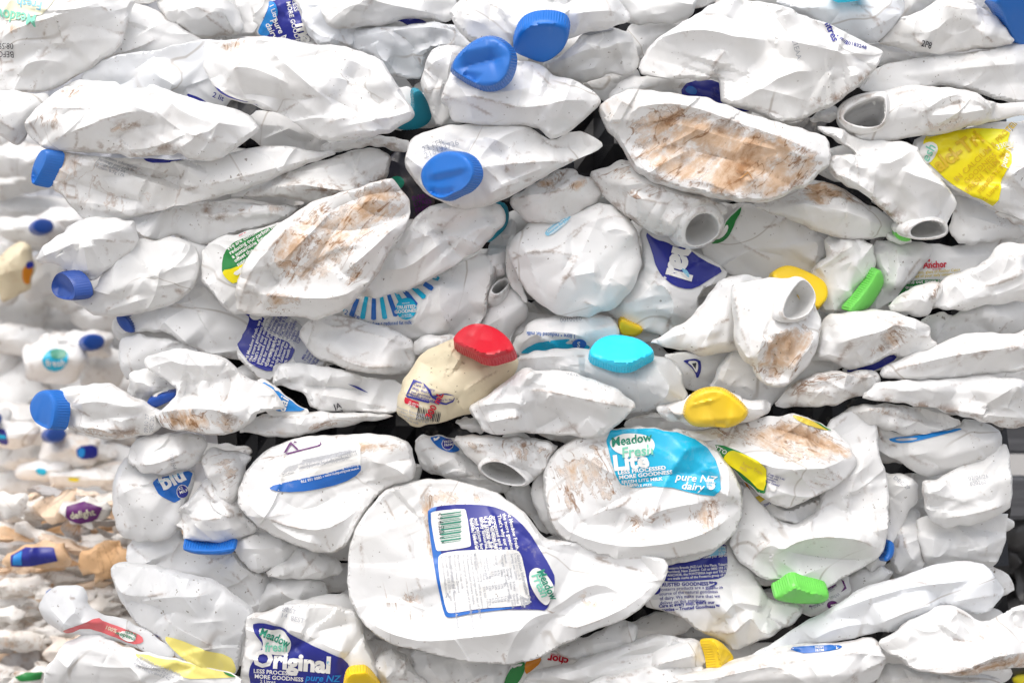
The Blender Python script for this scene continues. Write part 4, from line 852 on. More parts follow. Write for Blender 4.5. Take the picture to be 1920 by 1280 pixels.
B('upright folded white strip left of the central oval bottle, beside the teal cap edge', 'E', 60, [(800,180),(850,90),(920,20),(960,-40),(1000,60),(930,200),(940,280),(860,300),(840,420),(790,500),(810,300)], 11, cr=[([(830,150),(860,260)],5),([(910,60),(905,140)],-6),([(860,260),(930,235)],4)], folds=3)
a = B('large smooth oval bottle in the centre with a pale blue address print', 'E', 26, [(935,170),(965,60),(1080,-30),(1310,-62),(1480,-135),(1630,0),(1674,175),(1632,350),(1512,467),(1340,517),(1160,482),(1020,352)], 18,
  cr=[([(960,195),(1060,150),(1180,155),(1320,180)],5),([(1480,-125),(1400,20),(1330,175),(1250,290),(1160,470)],3),([(1250,295),(1350,275),(1450,262)],4),([(1400,60),(1560,20),(1650,120)],3),([(1460,280),(1560,330),(1600,370)],3)], ln=[([(1245,300),(1290,290)],8,1),([(1270,190),(1285,210)],6,.9)], dirt=.35, tilt=(0,2), folds=3, rim=16)
l = a.film([(1128,48),(1250,-60),(1290,-30),(1160,78)],'sky'); a.text(l,[('Meadow Fresh Freepost Auckland\nCustomer care 0800 633 713\nmeadowfresh.co.nz',(1145,38),19,-38)],'paper',lift=1.3)
a.many([[(1300+12*i_,-62-2*i_),(1306+12*i_,-63-2*i_),(1310+12*i_,-97-2*i_),(1303+12*i_,-96-2*i_)] for i_ in range(14)],'print_green','barcode',a.root(),lift=1.0)
B('left flap of bottle hugging the central oval bottle', 'E', 42, [(920,240),(930,95),(975,50),(1080,90),(1000,200),(1010,300),(1050,430),(1010,410),(950,335)], 9, folds=2)
a = B('bottle with a violet blue label reading nal upside', 'E', 52, [(1460,470),(1620,330),(1680,190),(1650,10),(1770,0),(1940,140),(2150,245),(2110,310),(1970,380),(1985,490),(1852,602),(1760,612),(1640,570),(1535,530)], 15, cr=[([(1745,265),(1730,330),(1790,345),(1840,450),(1800,560)],6),([(1500,450),(1640,420),(1740,300)],4)], folds=4, tilt=(0,2))
l = a.film([(1676,38),(1740,90),(1800,100),(1850,130),(1900,120),(2000,200),(2122,250),(2052,292),(1950,356),(1880,356),(1800,322),(1740,242),(1718,150)],'navy'); a.text(l,[('nal',(1858,72),190,106,{'bold':.05})],'paper',lift=1.4); a.film([(1872,240),(1915,255),(1925,300),(1900,285)],'sky',name='drop_print',parent=l,lift=1.4)
a = B('bottle with a yellow cap peeking out under the violet nal label', 'E', 68, [(1480,500),(1700,560),(1780,600),(1720,650),(1540,640)], 7, folds=1); a.cap([(1540,520),(1600,548),(1672,575),(1640,610),(1590,614),(1545,600)],(0,-24),'cap_yellow',y=52)
# =============================================================== middle right
a = B('broad plain white bottle with a dark green ring label and a yellow cap', 'F', 64, [(140,150),(200,90),(270,20),(330,-70),(420,-125),(640,-50),(830,60),(845,160),(810,210),(790,300),(790,420),(700,440),(500,300),(330,285),(230,220)], 13, folds=3, cr=[([(760,60),(790,150),(740,240)],3)], tilt=(0,2))
l = a.film([(306,-112),(378,-112),(372,-60),(345,-20),(330,25),(290,92),(230,112),(196,100),(270,50),(300,-30)],'green'); a.many([[(310+30*math.cos(t/14*6.283)*.7,-52+30*math.sin(t/14*6.283)) for t in range(14)]],'paper','emblem',l,lift=1.3); a.text(l,[('OTTO',(305,-40),18,-70)],'green',lift=1.7)
a.film([(215,90),(262,52),(300,-5),(305,30),(270,80)],'paper',name='label_panel',parent=l,lift=1.2); a.text(l,[('lal',(235,84),60,-50)],'print_green',lift=1.7)
a.cap([(500,288),(580,234),(650,240),(770,296),(808,330),(816,380),(800,420),(740,470),(600,380)],(-8,15),'cap_yellow',y=14,label='yellow cap behind the open mouth')
a = B('crumpled white bottle with a ribbed lime green cap edge', 'F', 42, [(735,270),(800,205),(850,175),(820,60),(950,78),(1085,90),(1102,160),(1112,250),(1062,332),(962,462),(900,482),(820,500),(780,390)], 14, cr=[([(838,75),(848,155),(900,168),(1000,95)],6),([(760,260),(830,215),(890,172)],5),([(940,200),(1010,260),(1060,320)],4)], tilt=(1,0))
a.cap([(1110,244),(1143,300),(1140,340),(1092,425),(1052,468),(925,486),(1000,412),(1062,332)],(-30,-16),'cap_green',y=26,label='lime green cap seen from its ribbed side')
a = B('creased grey white bottle right of the lime green cap', 'F', 48, [(1080,85),(1220,95),(1410,95),(1430,160),(1300,310),(1190,430),(1100,480),(1060,468),(1142,340),(1110,240)], 12, cr=[([(1110,120),(1140,260),(1205,275)],5),([(1222,105),(1205,275),(1180,400)],5),([(1400,115),(1280,270),(1180,400)],3)])
a = B('bottle showing only a lime sliver of cap under the slanting open mouth', 'F', 36, [(1130,30),(1300,60),(1310,110),(1200,110)], 6, folds=0); a.cap([(1186,52),(1250,66),(1292,95),(1232,99)],(0,-20),'cap_green',y=20)
a = B('white bottle with a small red anchor logo above a green panel', 'F', 54, [(1290,140),(1420,95),(1560,130),(1700,60),(1900,-40),(1910,90),(1760,160),(1720,260),(1500,330),(1300,395),(1140,475),(1260,310)], 11, folds=2, tilt=(0,1))
l = a.film([(1310,305),(1500,303),(1480,330),(1300,400),(1160,470),(1255,330)],'green'); a.text(l,[('Find out more about\nour environment, solar\nlow carbon future\nand follow us at\nanchordairy.com',(1268,328),28,-3)],'paper',lift=1.3)
a.text(None,[('Anchor',(1362,243),50,-3,{'bold':.04,'w':.8})],'red',lift=1.0); a.text(None,[('Since 1886',(1408,253),11,-2)],'red',lift=1.0); a.text(None,[('250mL glass of Anchor Calci+\nhalf of your daily calcium needs',(1310,275),21,-4)],'gold',lift=1.0)
a.many([[(1376,212),(1385,220),(1400,216),(1405,205),(1398,192),(1406,205),(1402,222),(1388,226)],[(1384,204),(1390,196),(1388,186),(1398,198),(1394,210)]],'red','emblem',a.root(),lift=1.0,sm=0)
B('white bottle wedge at the right edge below the anchor logo', 'F', 10, [(1400,405),(1470,310),(1540,268),(1700,218),(1778,112),(1810,97),(1900,104),(1990,100),(1990,420),(1700,442),(1590,478),(1440,462)], 20, cr=[([(1480,320),(1560,360),(1600,475)],6),([(1555,300),(1580,380),(1600,440)],4),([(1590,356),(1680,345),(1800,312),(1930,245)],3),([(1780,115),(1720,230),(1580,300)],5),([(1700,430),(1800,380),(1960,340)],4)], st=[([(1380,380),(1440,315),(1460,320),(1400,400)],.7)], tilt=(0,-1))
B('folded neck piece left of the white wedge at the right', 'F', 14, [(1160,460),(1222,400),(1350,322),(1480,313),(1480,350),(1420,440),(1422,472),(1380,512),(1280,492)], 12, cr=[([(1190,445),(1300,402),(1410,455)],5),([(1380,412),(1450,320)],5),([(1300,402),(1370,330)],3)], st=[([(1380,400),(1440,320),(1465,318),(1400,415)],.8)])
B('soft white sheet with an arc mark at the right, below the wedge', 'F', 32, [(1430,640),(1530,480),(1700,430),(1990,410),(1990,560),(1830,612),(1560,622),(1440,662)], 12, cr=[([(1640,495),(1710,480),(1735,530),(1690,560)],3)], folds=3, tilt=(0,3))
B('pale end of a bottle between the stained heap and the soft white sheet', 'F', 38, [(1355,505),(1530,470),(1520,570),(1450,660),(1390,660),(1380,580)], 10, folds=3)
B('long white bottle pointing in from the right edge with a brown line along it', 'F', 0, [(1125,805),(1230,738),(1400,678),(1560,608),(1700,583),(1850,598),(1890,595),(1990,540),(1990,790),(1700,822),(1500,842),(1320,852),(1150,848)], 18, cr=[([(1150,815),(1300,762),(1500,715),(1700,685),(1850,665),(1980,640)],7),([(1560,612),(1700,660),(1860,610)],3),([(1890,590),(1905,640)],3),([(1915,575),(1930,630)],3)], ln=[([(1310,772),(1500,728),(1600,705)],14,.7),([(1500,715),(1700,690),(1850,668),(1980,642)],7,.9)], dirt=.25, tilt=(0,-1))
B('lower long white bottle at the right edge with a brown lower rim', 'F', -6, [(1015,942),(1130,850),(1320,852),(1500,842),(1600,832),(1750,820),(1990,865),(1990,1092),(1850,1117),(1780,1102),(1600,1052),(1450,1012),(1300,982),(1100,962)], 20, cr=[([(1640,1010),(1760,930),(1850,860),(1885,960)],6),([(1100,900),(1300,890),(1560,870)],4),([(1680,1000),(1690,940),(1730,1040)],-3),([(1450,1000),(1700,1040),(1980,1060)],4)], ln=[([(1100,958),(1300,978),(1500,1020),(1700,1075),(1850,1112),(1980,1098)],16,1)], st=[([(1680,1050),(1980,1075),(1980,1095),(1850,1115)],.6)], dirt=.2, tilt=(0,1))
B('brown rimmed bottle base lying above the black gap on the right', 'F', 4, [(543,992),(600,930),(660,862),(760,820),(880,796),(1000,808),(1080,788),(1130,808),(1138,870),(1102,912),(1000,942),(900,987),(780,997),(640,999)], 16,
  cr=[([(665,860),(760,825),(880,805),(1010,840)],7),([(750,822),(860,870),(940,910),(1010,942)],4),([(700,920),(780,885),(820,910),(740,940)],2.5),([(1010,840),(1080,800)],4)], st=[([(640,880),(760,830),(880,810),(1020,830),(1000,870),(860,840),(740,870),(640,970)],.75),([(690,920),(780,885),(830,905),(760,945)],.6)], ln=[([(760,825),(880,803),(1010,835)],10,.9),([(750,822),(860,872),(1010,945)],6,.8),([(560,990),(780,995),(900,985),(1000,940)],10,.9)], dirt=.45, tilt=(0,2))
a = B('white bottle with an open mouth at its top and a brown stained flank', 'F', -14, [(328,345),(342,325),(500,288),(620,298),(690,290),(745,312),(782,380),(780,430),(792,470),(817,540),(802,640),(772,740),(702,820),(642,872),(562,895),(500,872),(438,812),(433,770),(380,740),(342,640),(323,500)], 24,
  cr=[([(490,590),(560,600),(640,578),(700,530)],4),([(488,590),(465,660),(440,780)],6),([(500,640),(545,700),(572,880)],-5),([(640,585),(622,730)],3),([(345,335),(345,480),(380,620),(440,780)],4),([(440,330),(520,470),(640,560)],-2),([(600,850),(700,740),(800,560)],4)],
  st=[([(495,588),(640,582),(720,520),(805,560),(800,640),(760,740),(600,872),(560,892),(445,815),(440,770),(470,650)],.95)], ln=[([(492,590),(560,598),(635,582)],8,1),([(640,590),(622,730)],7,.9),([(545,700),(575,870)],8,.7),([(560,500),(620,535),(720,510),(785,440)],9,1)], dirt=.15, tilt=(0,1), folds=3, hole=[[(590,420),(690,290),(780,360),(770,440),(720,500),(620,520)]])
a.neck([(550,490),(575,390),(620,310),(680,283),(742,310),(782,380),(780,430),(740,502),(660,532),(580,522)],[(580,492),(600,422),(650,350),(700,297),(742,330),(771,380),(769,420),(732,490),(652,522),(600,516)],(-36,18),y=-38,L=26,depth=22,threads=1,taper=1.03)
B('smooth broad white bottle flank left of the brown stained open bottle', 'F', 12, [(-140,645),(0,580),(130,482),(240,330),(290,285),(400,276),(520,292),(400,400),(380,560),(400,680),(200,724),(100,702),(-60,662)], 18, cr=[([(-60,630),(120,580),(300,520)],4),([(120,690),(240,640),(340,650)],3)], st=[([(180,630),(330,640),(330,670),(200,650)],.3)], dirt=.4, tilt=(2,2), folds=3, rim=16)
B('grey white bottle underside below the brown stained open bottle', 'F', 22, [(180,910),(260,780),(340,640),(420,700),(450,800),(570,890),(640,850),(700,750),(870,740),(890,790),(760,830),(660,870),(550,992),(530,1005),(400,965),(290,925)], 11, cr=[([(340,660),(290,800),(240,900)],3)], folds=3, tilt=(0,4))
a = B('bottle with a dark blue outlined triangle label, right of the milky bottle', 'F', 36, [(-70,715),(60,698),(200,715),(345,650),(230,890),(150,905),(60,902),(-20,850)], 10, folds=3, tilt=(0,3))
l = a.film([(50,742),(150,730),(159,790),(135,852),(120,800),(80,760)],'navy'); a.film([(75,748),(138,742),(140,790),(128,815),(110,775)],'paper',name='label_panel',parent=l,lift=1.1); a.many([[(105,760),(130,755),(125,790)],[(110,770),(120,765),(118,780)]],'ink','printing',l,lift=1.5)
a = B('crumpled bottle with brown stained folds at the right of the open bottle', 'F', 10, [(775,690),(815,530),(880,480),(1140,464),(1262,490),(1382,540),(1402,570),(1397,622),(1442,650),(1442,682),(1340,712),(1240,737),(1202,695),(1110,762),(1020,792),(950,792),(880,747),(780,742)], 20,
  cr=[([(845,672),(960,620),(1100,590),(1210,540),(1395,622)],8),([(1210,540),(1105,600),(1190,692),(1238,732)],6),([(1040,622),(1042,690),(980,740)],6),([(1105,600),(1150,650),(1180,690)],-5),([(830,560),(1000,530),(1240,500)],3)], st=[([(900,725),(960,650),(1040,618),(1000,660),(930,740)],.6),([(1110,600),(1210,548),(1310,590),(1290,630),(1180,690)],.75),([(1050,690),(1150,640),(1160,690),(1060,740)],.7)], ln=[([(1195,545),(1215,535)],14,1),([(900,735),(950,650),(1060,610)],9,.8)], dirt=.3, tilt=(-1,-1))
a = B('dark blue labelled bottle squeezed under the crumpled stained folds', 'F', 18, [(900,800),(1020,760),(1200,690),(1250,730),(1110,812),(1040,820)], 7, folds=1); a.film([(930,805),(1020,772),(1100,766),(1205,692),(1235,728),(1110,796),(1050,812)],'navy')
a = B('white bottle with a wide yellow cap at the lower right of centre', 'F', -4, [(-95,1005),(-60,980),(50,960),(110,920),(300,908),(372,930),(386,958),(545,958),(534,1022),(480,1062),(340,1097),(150,1112),(60,1092),(-50,1062)], 16, cr=[([(386,958),(400,1010),(530,1000)],5),([(-60,1020),(20,1030),(60,1060)],3)], dirt=.3, ln=[([(330,1092),(480,1058),(530,1030)],8,.9)], tilt=(0,0))
a.cap([(58,1042),(66,982),(112,922),(190,899),(262,906),(320,950),(372,1000),(386,1032),(345,1078),(280,1103),(220,1093),(150,1098),(94,1088)],(6,-8),'cap_yellow',y=-28,scale=1.06,dents=[([(90,1060),(220,1060),(370,1040)],2.2),([(165,950),(172,975)],1.5),([(200,1090),(230,1080),(290,1090)],-2)],label='wide squashed yellow cap, dirty at its lower edge')
# =============================================================== lower rows, right
a = B('muddy folded bottle with a green and yellow label strip under the yellow cap', 'P', -6, [(1250,803),(1320,806),(1400,790),(1450,778),(1500,775),(1555,800),(1592,830),(1608,862),(1600,887),(1570,907),(1500,942),(1465,956),(1430,932),(1385,892),(1340,852),(1290,817)], 18,
  cr=[([(1310,812),(1365,838),(1430,872),(1490,876),(1550,872),(1598,850)],7),([(1440,945),(1432,905),(1428,872)],4),([(1440,800),(1500,815),(1560,840)],-4),([(1520,780),(1505,815),(1540,850)],3)], st=[([(1300,805),(1400,792),(1500,780),(1590,830),(1600,855),(1540,868),(1440,864),(1370,835)],.85),([(1510,890),(1580,880),(1560,905),(1510,915)],.7)], ln=[([(1310,812),(1365,838),(1430,870)],5,.6)], dirt=.6, tilt=(0,-1))
l = a.film([(1332,832),(1362,834),(1430,868),(1433,900),(1428,930),(1380,890)],'green'); a.film([(1360,846),(1372,840),(1430,868),(1432,900),(1425,922),(1395,890),(1352,862)],'yellow',name='label_panel',parent=l,lift=1.1)
a.text(l,[('OTTO',(1330,836),11,28)],'paper',lift=1.4); a.text(l,[('Super Trim\nMilk',(1386,868),9,28)],'gold',lift=1.6)
a.film([(1432,880),(1452,886),(1450,920),(1436,915)],'paper',name='label_panel',parent=l,lift=1.0); a.text(l,[('Keep cool 2-4C\nFresh milk\nNutrition\nNew Zealand',(1434,886),5,20)],'navy',lift=1.4)
l = a.film([(1480,776),(1510,782),(1556,806),(1545,806),(1500,792)],'gold',name='label'); a.film([(1500,775),(1530,778),(1535,790),(1558,800),(1556,808),(1530,792)],'green',name='label_panel',parent=l,lift=1.1)
a = B('underside of a bottle with an orange barcode label below the muddy folded one', 'I', 16, [(370,165),(470,200),(600,332),(700,300),(930,202),(965,130),(905,280),(832,352),(682,422),(560,394),(488,352),(415,250)], 13, cr=[([(490,340),(600,335),(760,290),(920,210)],5),([(760,275),(800,320),(820,355)],2)], dirt=.2, tilt=(0,3))
l = a.film([(380,162),(420,175),(500,235),(560,300),(555,320),(500,310),(440,270),(405,215)],'paper'); a.film([(380,162),(396,170),(430,235),(412,225)],'orange',name='label_panel',parent=l,lift=1.1); a.film([(430,270),(500,245),(520,265),(455,305)],'gold',name='label_panel',parent=l,lift=1.1)
a.many([[(405+7*i_,190+7*i_),(409+7*i_,188+7*i_),(455+5*i_,222+4.5*i_),(450+5*i_,226+4.5*i_)] for i_ in range(10)],'ink','barcode',l,lift=1.2)
a.text(l,[('Dairy for life',(500,315),18,-30)],'navy',lift=1.2)
B('stained lip of bottle right of the black gap, above the pale rounded ones', 'F', 12, [(845,1085),(960,1002),(1060,978),(1200,978),(1400,1010),(1562,1058),(1578,1100),(1400,1142),(1280,1152),(1130,1112),(1000,1072)], 15, cr=[([(980,1035),(1150,985),(1290,1048)],5),([(1090,1010),(1250,1060),(1500,1090)],-4)], st=[([(1000,1010),(1150,985),(1280,1050),(1150,1040)],.8),([(1480,1040),(1570,1070),(1560,1100)],.8)], ln=[([(1150,985),(1300,1000),(1400,1012)],9,.8)], dirt=.4, tilt=(0,2))
a = B('pale rounded bottle with a thin blue label line at the lower right', 'F', 22, [(1108,1062),(1130,1108),(1290,1148),(1560,1105),(1600,1050),(1780,1108),(1804,1180),(1795,1262),(1700,1292),(1540,1355),(1430,1388),(1320,1345),(1180,1262),(1105,1222)], 19, cr=[([(1560,1110),(1640,1170),(1790,1190)],3),([(1120,1120),(1160,1200),(1300,1220)],-3)], folds=4, tilt=(0,2), rim=15)
l = a.film([(1178,1165),(1330,1150),(1560,1108),(1572,1118),(1400,1160),(1260,1195),(1190,1185)],'midblue'); a.film([(1205,1168),(1330,1160),(1320,1172),(1230,1184)],'grey',name='label_panel',parent=l,lift=1.1)
B('grey white bottle with embossed date marks at the right edge of the bale', 'I', 16, [(1425,168),(1500,135),(1700,40),(1800,-30),(1835,-20),(1855,280),(1842,335),(1700,402),(1560,434),(1450,424),(1385,375),(1350,190)], 17, cr=[([(1390,372),(1500,372),(1620,350),(1842,290)],5),([(1355,195),(1410,240),(1500,165)],5),([(1410,240),(1390,330)],-4)], folds=5, tilt=(0,1), dirt=.3)
a = ALL[-1]; a.text(None,[('02/01/26\n020260',(1602,170),30,-8,{'bold':0})],'grey',name='printing')
B('white sheet of bottle between the green capped bottle and the dated one', 'I', 32, [(1110,120),(1190,130),(1352,165),(1335,300),(1290,350),(1190,560),(1160,500),(1180,300)], 11, cr=[([(1190,150),(1210,210),(1340,180)],3)], folds=4, tilt=(2,0))
a = ALL[-1]; a.text(None,[('DEC 2P',(1195,160),30,40,{'bold':0})],'grey',name='printing')
B('crumpled pale bottle behind the small blue cap sliver at the right', 'I', 46, [(1280,330),(1340,340),(1345,560),(1400,650),(1230,705),(1185,600),(1185,470)], 10, cr=[([(1230,400),(1260,560),(1340,640)],4)], folds=5)
B('upright shaded bottle at the right edge beneath the dated one', 'I', 42, [(1325,340),(1560,420),(1830,320),(1822,450),(1802,600),(1745,665),(1640,622),(1400,650),(1335,540)], 14, cr=[([(1410,440),(1405,560),(1412,625)],4),([(1585,490),(1600,560),(1590,625)],3),([(1700,440),(1690,600)],3)], folds=4, tilt=(0,4))
a = B('big white folded bottle with a lime green cap at its bottom', 'I', 8, [(300,500),(375,330),(388,170),(480,300),(560,385),(680,410),(800,330),(820,150),(800,-60),(880,-190),(1060,-210),(1118,-165),(1125,-60),(1135,60),(1172,120),(1182,300),(1168,500),(1150,582),(1090,622),(960,692),(880,745),(820,780),(690,740),(560,715),(500,725),(430,655),(345,600)], 22,
  cr=[([(430,640),(440,580),(520,505),(580,542),(640,505),(720,475),(860,465),(1000,480),(1160,570)],8),([(520,505),(470,445)],5),([(580,542),(760,590),(1000,610),(1120,590)],-5),([(965,220),(990,320),(930,400)],-3),([(1010,-60),(1050,60),(960,200),(940,400)],3),([(1060,100),(1080,260),(1100,420),(1120,540)],3),([(500,390),(600,430),(700,430)],3)], st=[([(470,470),(520,500),(500,520),(440,560)],.7),([(1010,30),(1070,80),(1050,420),(1010,300)],.45)], dirt=.25, tilt=(1,1), folds=4, edge=.5)
a.cap([(530,795),(575,770),(635,713),(700,745),(780,765),(843,787),(822,833),(720,839),(580,820)],(-10,-62),'cap_green',y=-22,scale=1.0,dents=[([(580,800),(640,722),(700,770),(800,800)],2.6),([(640,722),(660,790),(640,830)],-1.2)],label='bright green cap folded into a peak')
a = B('white bottle with a small blue cap sliver at the lower right', 'I', 26, [(1040,560),(1160,520),(1190,560),(1160,640),(1060,680)], 8, folds=1)
a.cap([(1138,607),(1165,560),(1170,496),(1196,510),(1200,552),(1182,592)],(-22,0),'cap_blue',y=14)
a = B('bottle panel with small purple print and a purple round mark', 'I', 28, [(690,890),(740,845),(850,755),(960,680),(985,770),(960,840),(780,930)], 8, folds=1, tilt=(0,2))
a.film([(869+31*math.cos(t/14*6.283),849+24*math.sin(t/14*6.283)) for t in range(14)],'purple',name='emblem',sm=0); l = a.film([(842,760),(893,735),(898,742),(862,770),(846,775)],'purple')
a.text(l,[('a2',(898,842),42,170,{'bold':.05})],'paper',lift=1.3); a.text(l,[('What is a2 Milk?',(905,780),26,152),('naturally milk',(880,758),20,152),('no additives, no',(895,742),20,152)],'grey',lift=1.1)
a.many([[(740,845),(746,842),(752,862),(800,838),(802,843),(748,870)],[(920,712),(930,710),(948,760),(915,782),(914,776),(938,757)]],'purple','line_print',l,lift=1.0)
B('plain bottle piece right of the purple printed panel', 'I', 36, [(950,690),(1110,612),(1235,690),(1020,790),(960,800)], 9, cr=[([(1110,620),(1180,670),(1220,690)],4)], folds=3)
B('long white bottle slanting up to the right edge at the lower right', 'I', 6, [(420,1130),(560,1050),(700,952),(900,852),(1020,762),(1220,702),(1400,642),(1600,606),(1720,640),(1775,715),(1824,785),(1775,850),(1700,905),(1560,880),(1400,890),(1250,972),(1200,1000),(1090,1002),(960,1042),(700,1075),(450,1140)], 18,
  cr=[([(760,930),(1000,820),(1200,760),(1500,715),(1700,720)],5),([(1088,1000),(1090,935),(1300,855),(1480,830)],7),([(1450,835),(1640,800),(1815,785)],5),([(700,1060),(900,960),(1080,940)],3)], mat='cool', folds=4, tilt=(0,-1))
B('big white bottle in the lower right corner with a brown stained underside', 'I', -12, [(1108,1042),(1215,1000),(1250,950),(1400,880),(1500,848),(1560,858),(1625,920),(1720,945),(1800,915),(1880,855),(1990,850),(1990,1192),(1800,1192),(1560,1234),(1400,1214),(1300,1192),(1220,1142),(1150,1092)], 22,
  cr=[([(1490,865),(1560,935),(1490,1030)],6),([(1490,1028),(1700,1045),(1960,1048)],3),([(1720,948),(1650,1000),(1700,1040)],-4),([(1260,1190),(1400,1190),(1510,1195),(1640,1140),(1750,1090),(1980,1105)],8),([(1880,860),(1850,960),(1960,1000)],-4),([(1300,960),(1260,1060),(1320,1170)],3)], st=[([(1270,1192),(1500,1200),(1640,1145),(1750,1095),(1980,1110),(1980,1190),(1800,1190),(1560,1232),(1400,1212)],.85)], ln=[([(1500,1200),(1640,1145),(1750,1092),(1830,1200)],14,1)], dirt=.2, tilt=(0,0), edge=.5, folds=4)
a = B('long low bottle along the bottom edge with a blue label sliver', 'I', 0, [(-200,1245),(0,1222),(200,1200),(340,1150),(540,1090),(620,1072),(920,1055),(1080,1018),(1112,1042),(1150,1100),(1168,1160),(1110,1275),(900,1340),(-200,1340)], 18, cr=[([(-100,1262),(200,1232),(400,1190),(700,1135),(1080,1078),(1120,1050)],7),([(600,1090),(760,1110),(920,1060)],-3),([(1080,1078),(1130,1170)],4)], st=[([(880,1180),(1100,1150),(1120,1200),(940,1230)],.4)], ln=[([(975,1238),(980,1258)],10,1)], dirt=.35, tilt=(0,2))
l = a.film([(618,1078),(760,1066),(930,1058),(880,1085),(760,1103),(690,1106)],'blue'); a.text(l,[('FRESH\nFROM',(770,1080),17,-6),('2',(880,1080),30,-30)],'paper',lift=1.2)
a = B('white bottle lying low with a dented yellow cap at the bottom right', 'I', 8, [(-180,1190),(-100,1085),(0,1060),(100,1038),(170,1060),(200,1190),(60,1215),(-100,1240)], 14, cr=[([(-150,1180),(0,1130),(170,1100)],5)], folds=5)
a.cap([(200,1018),(255,1038),(325,1112),(339,1156),(280,1184),(244,1198),(238,1110)],(-56,14),'cap_yellow',y=-8,dents=[([(215,1040),(250,1110),(300,1160)],2.4),([(250,1110),(330,1150)],-1.2)],label='dented yellow cap facing right')
B('shaded bottles edge in the bottom right corner under the stained white one', 'I', 22, [(1100,1275),(1165,1160),(1240,1180),(1400,1215),(1750,1220),(1850,1340),(1100,1340)], 13, cr=[([(1130,1270),(1250,1230),(1420,1240)],4),([(1440,1220),(1430,1300)],3)], dirt=.6, tilt=(0,3))
# =============================================================== lower rows, centre
a = B('biggest white bottle face low in the centre with a blue nutrition back label', 'H', -22, [(58,640),(78,480),(160,355),(250,235),(330,208),(430,180),(540,163),(700,188),(850,228),(950,290),(1050,368),(1100,448),(1150,498),(1200,492),(1500,538),(1700,575),(1815,608),(1800,690),(1740,800),(1630,892),(1420,975),(1200,1082),(1080,1142),(950,1167),(700,1142),(500,1112),(330,1062),(180,992),(98,882),(62,752)], 28,
  cr=[([(95,855),(170,920),(250,965),(360,1005),(490,1030),(640,1010),(800,990),(1000,962),(1160,905)],8),([(1160,905),(1270,960),(1400,925),(1500,882),(1600,835),(1770,700)],7),([(250,238),(320,340),(420,480),(450,600),(440,720)],-4),([(250,238),(300,350),(420,560),(445,700),(470,760),(490,1028)],4),([(510,200),(440,300),(380,350)],4),([(440,740),(480,860),(520,930),(640,950)],-3),([(1110,895),(1200,840),(1330,750),(1440,725),(1560,790),(1620,860)],5),([(1050,370),(1110,480),(1180,640),(1195,720),(1140,880)],4),([(1200,500),(1400,600),(1760,690)],-3)],
  st=[([(440,330),(520,200),(760,210),(860,290),(840,310),(560,310),(500,420),(520,520)],.75),([(480,460),(540,400),(560,640),(520,600)],.6),([(230,700),(430,720),(480,800),(480,1000),(260,900)],.42),([(780,930),(850,915),(830,945)],.8),([(1290,780),(1440,728),(1560,790),(1600,850),(1480,900),(1340,880)],.5),([(1120,880),(1180,850),(1190,890),(1140,915)],.8),([(90,560),(140,430),(200,420),(160,560)],.3)],
  ln=[([(470,490),(530,460),(560,400)],9,.8),([(140,480),(145,620),(150,700)],5,.7)], dirt=.18, tilt=(-1,-1), folds=4, edge=.45, L=55)
l = a.film([(497,345),(530,314),(700,302),(840,308),(950,348),(1042,430),(1112,540),(1162,620),(1197,692),(1172,790),(1148,868),(1100,858),(900,852),(750,872),(615,907),(592,888),(560,740),(526,560)],'navy')
a.many([[(497,345),(520,322),(560,310),(540,335),(575,560),(610,740),(640,880),(760,858),(900,842),(1000,842),(900,854),(750,874),(615,907),(592,888),(560,740),(526,560)]],'blue','label_edge',l,lift=1.0,sm=1)
p1 = a.film([(512,352),(540,338),(700,325),(712,340),(740,515),(735,528),(560,556),(545,540)],'paper',name='label_panel',parent=l,lift=1.2)
a.many([[(568,355+o_),(690,338+o_*.98),(690,338+o_*.98+w_),(568,355+o_+w_)] for o_, w_ in ((0,6),(12,3),(20,8),(34,3),(42,4),(52,9),(66,3),(74,3),(82,8),(98,4),(107,9),(122,3),(130,5),(142,8),(156,3))],'print_green','barcode',p1,lift=1.6)
a.text(p1,[('< 9 415500 6 >',(553,350),42,84,{'w':.62})],'ink',lift=1.6)
p2 = a.film([(556,590),(580,562),(700,545),(960,535),(1000,545),(1018,590),(1062,815),(1050,832),(980,836),(800,846),(625,882),(605,868),(575,740)],'paper',name='label_panel',parent=l,lift=1.2)
a.film([(790,560),(970,552),(1010,800),(830,815)],'white',name='table_print',parent=p2,lift=1.5,sm=0)
a.text(l,[('At Meadow Fresh, we believe\nthe more goodness the better.\nThat\'s why our milk is less\nprocessed and permeate\nfree for natural levels\nof protein and calcium.',(935,345),27,76,{'lead':1.05,'bold':.02}),('Our Original fresh milk\nis a creamy, full-bodied\nfamily favourite, with protein\nand calcium for healthy\nbones, teeth and muscles.',(835,360),27,78,{'lead':1.0,'bold':.02}),('LOVE THE GOOD',(735,375),26,80)],'paper',lift=1.7)
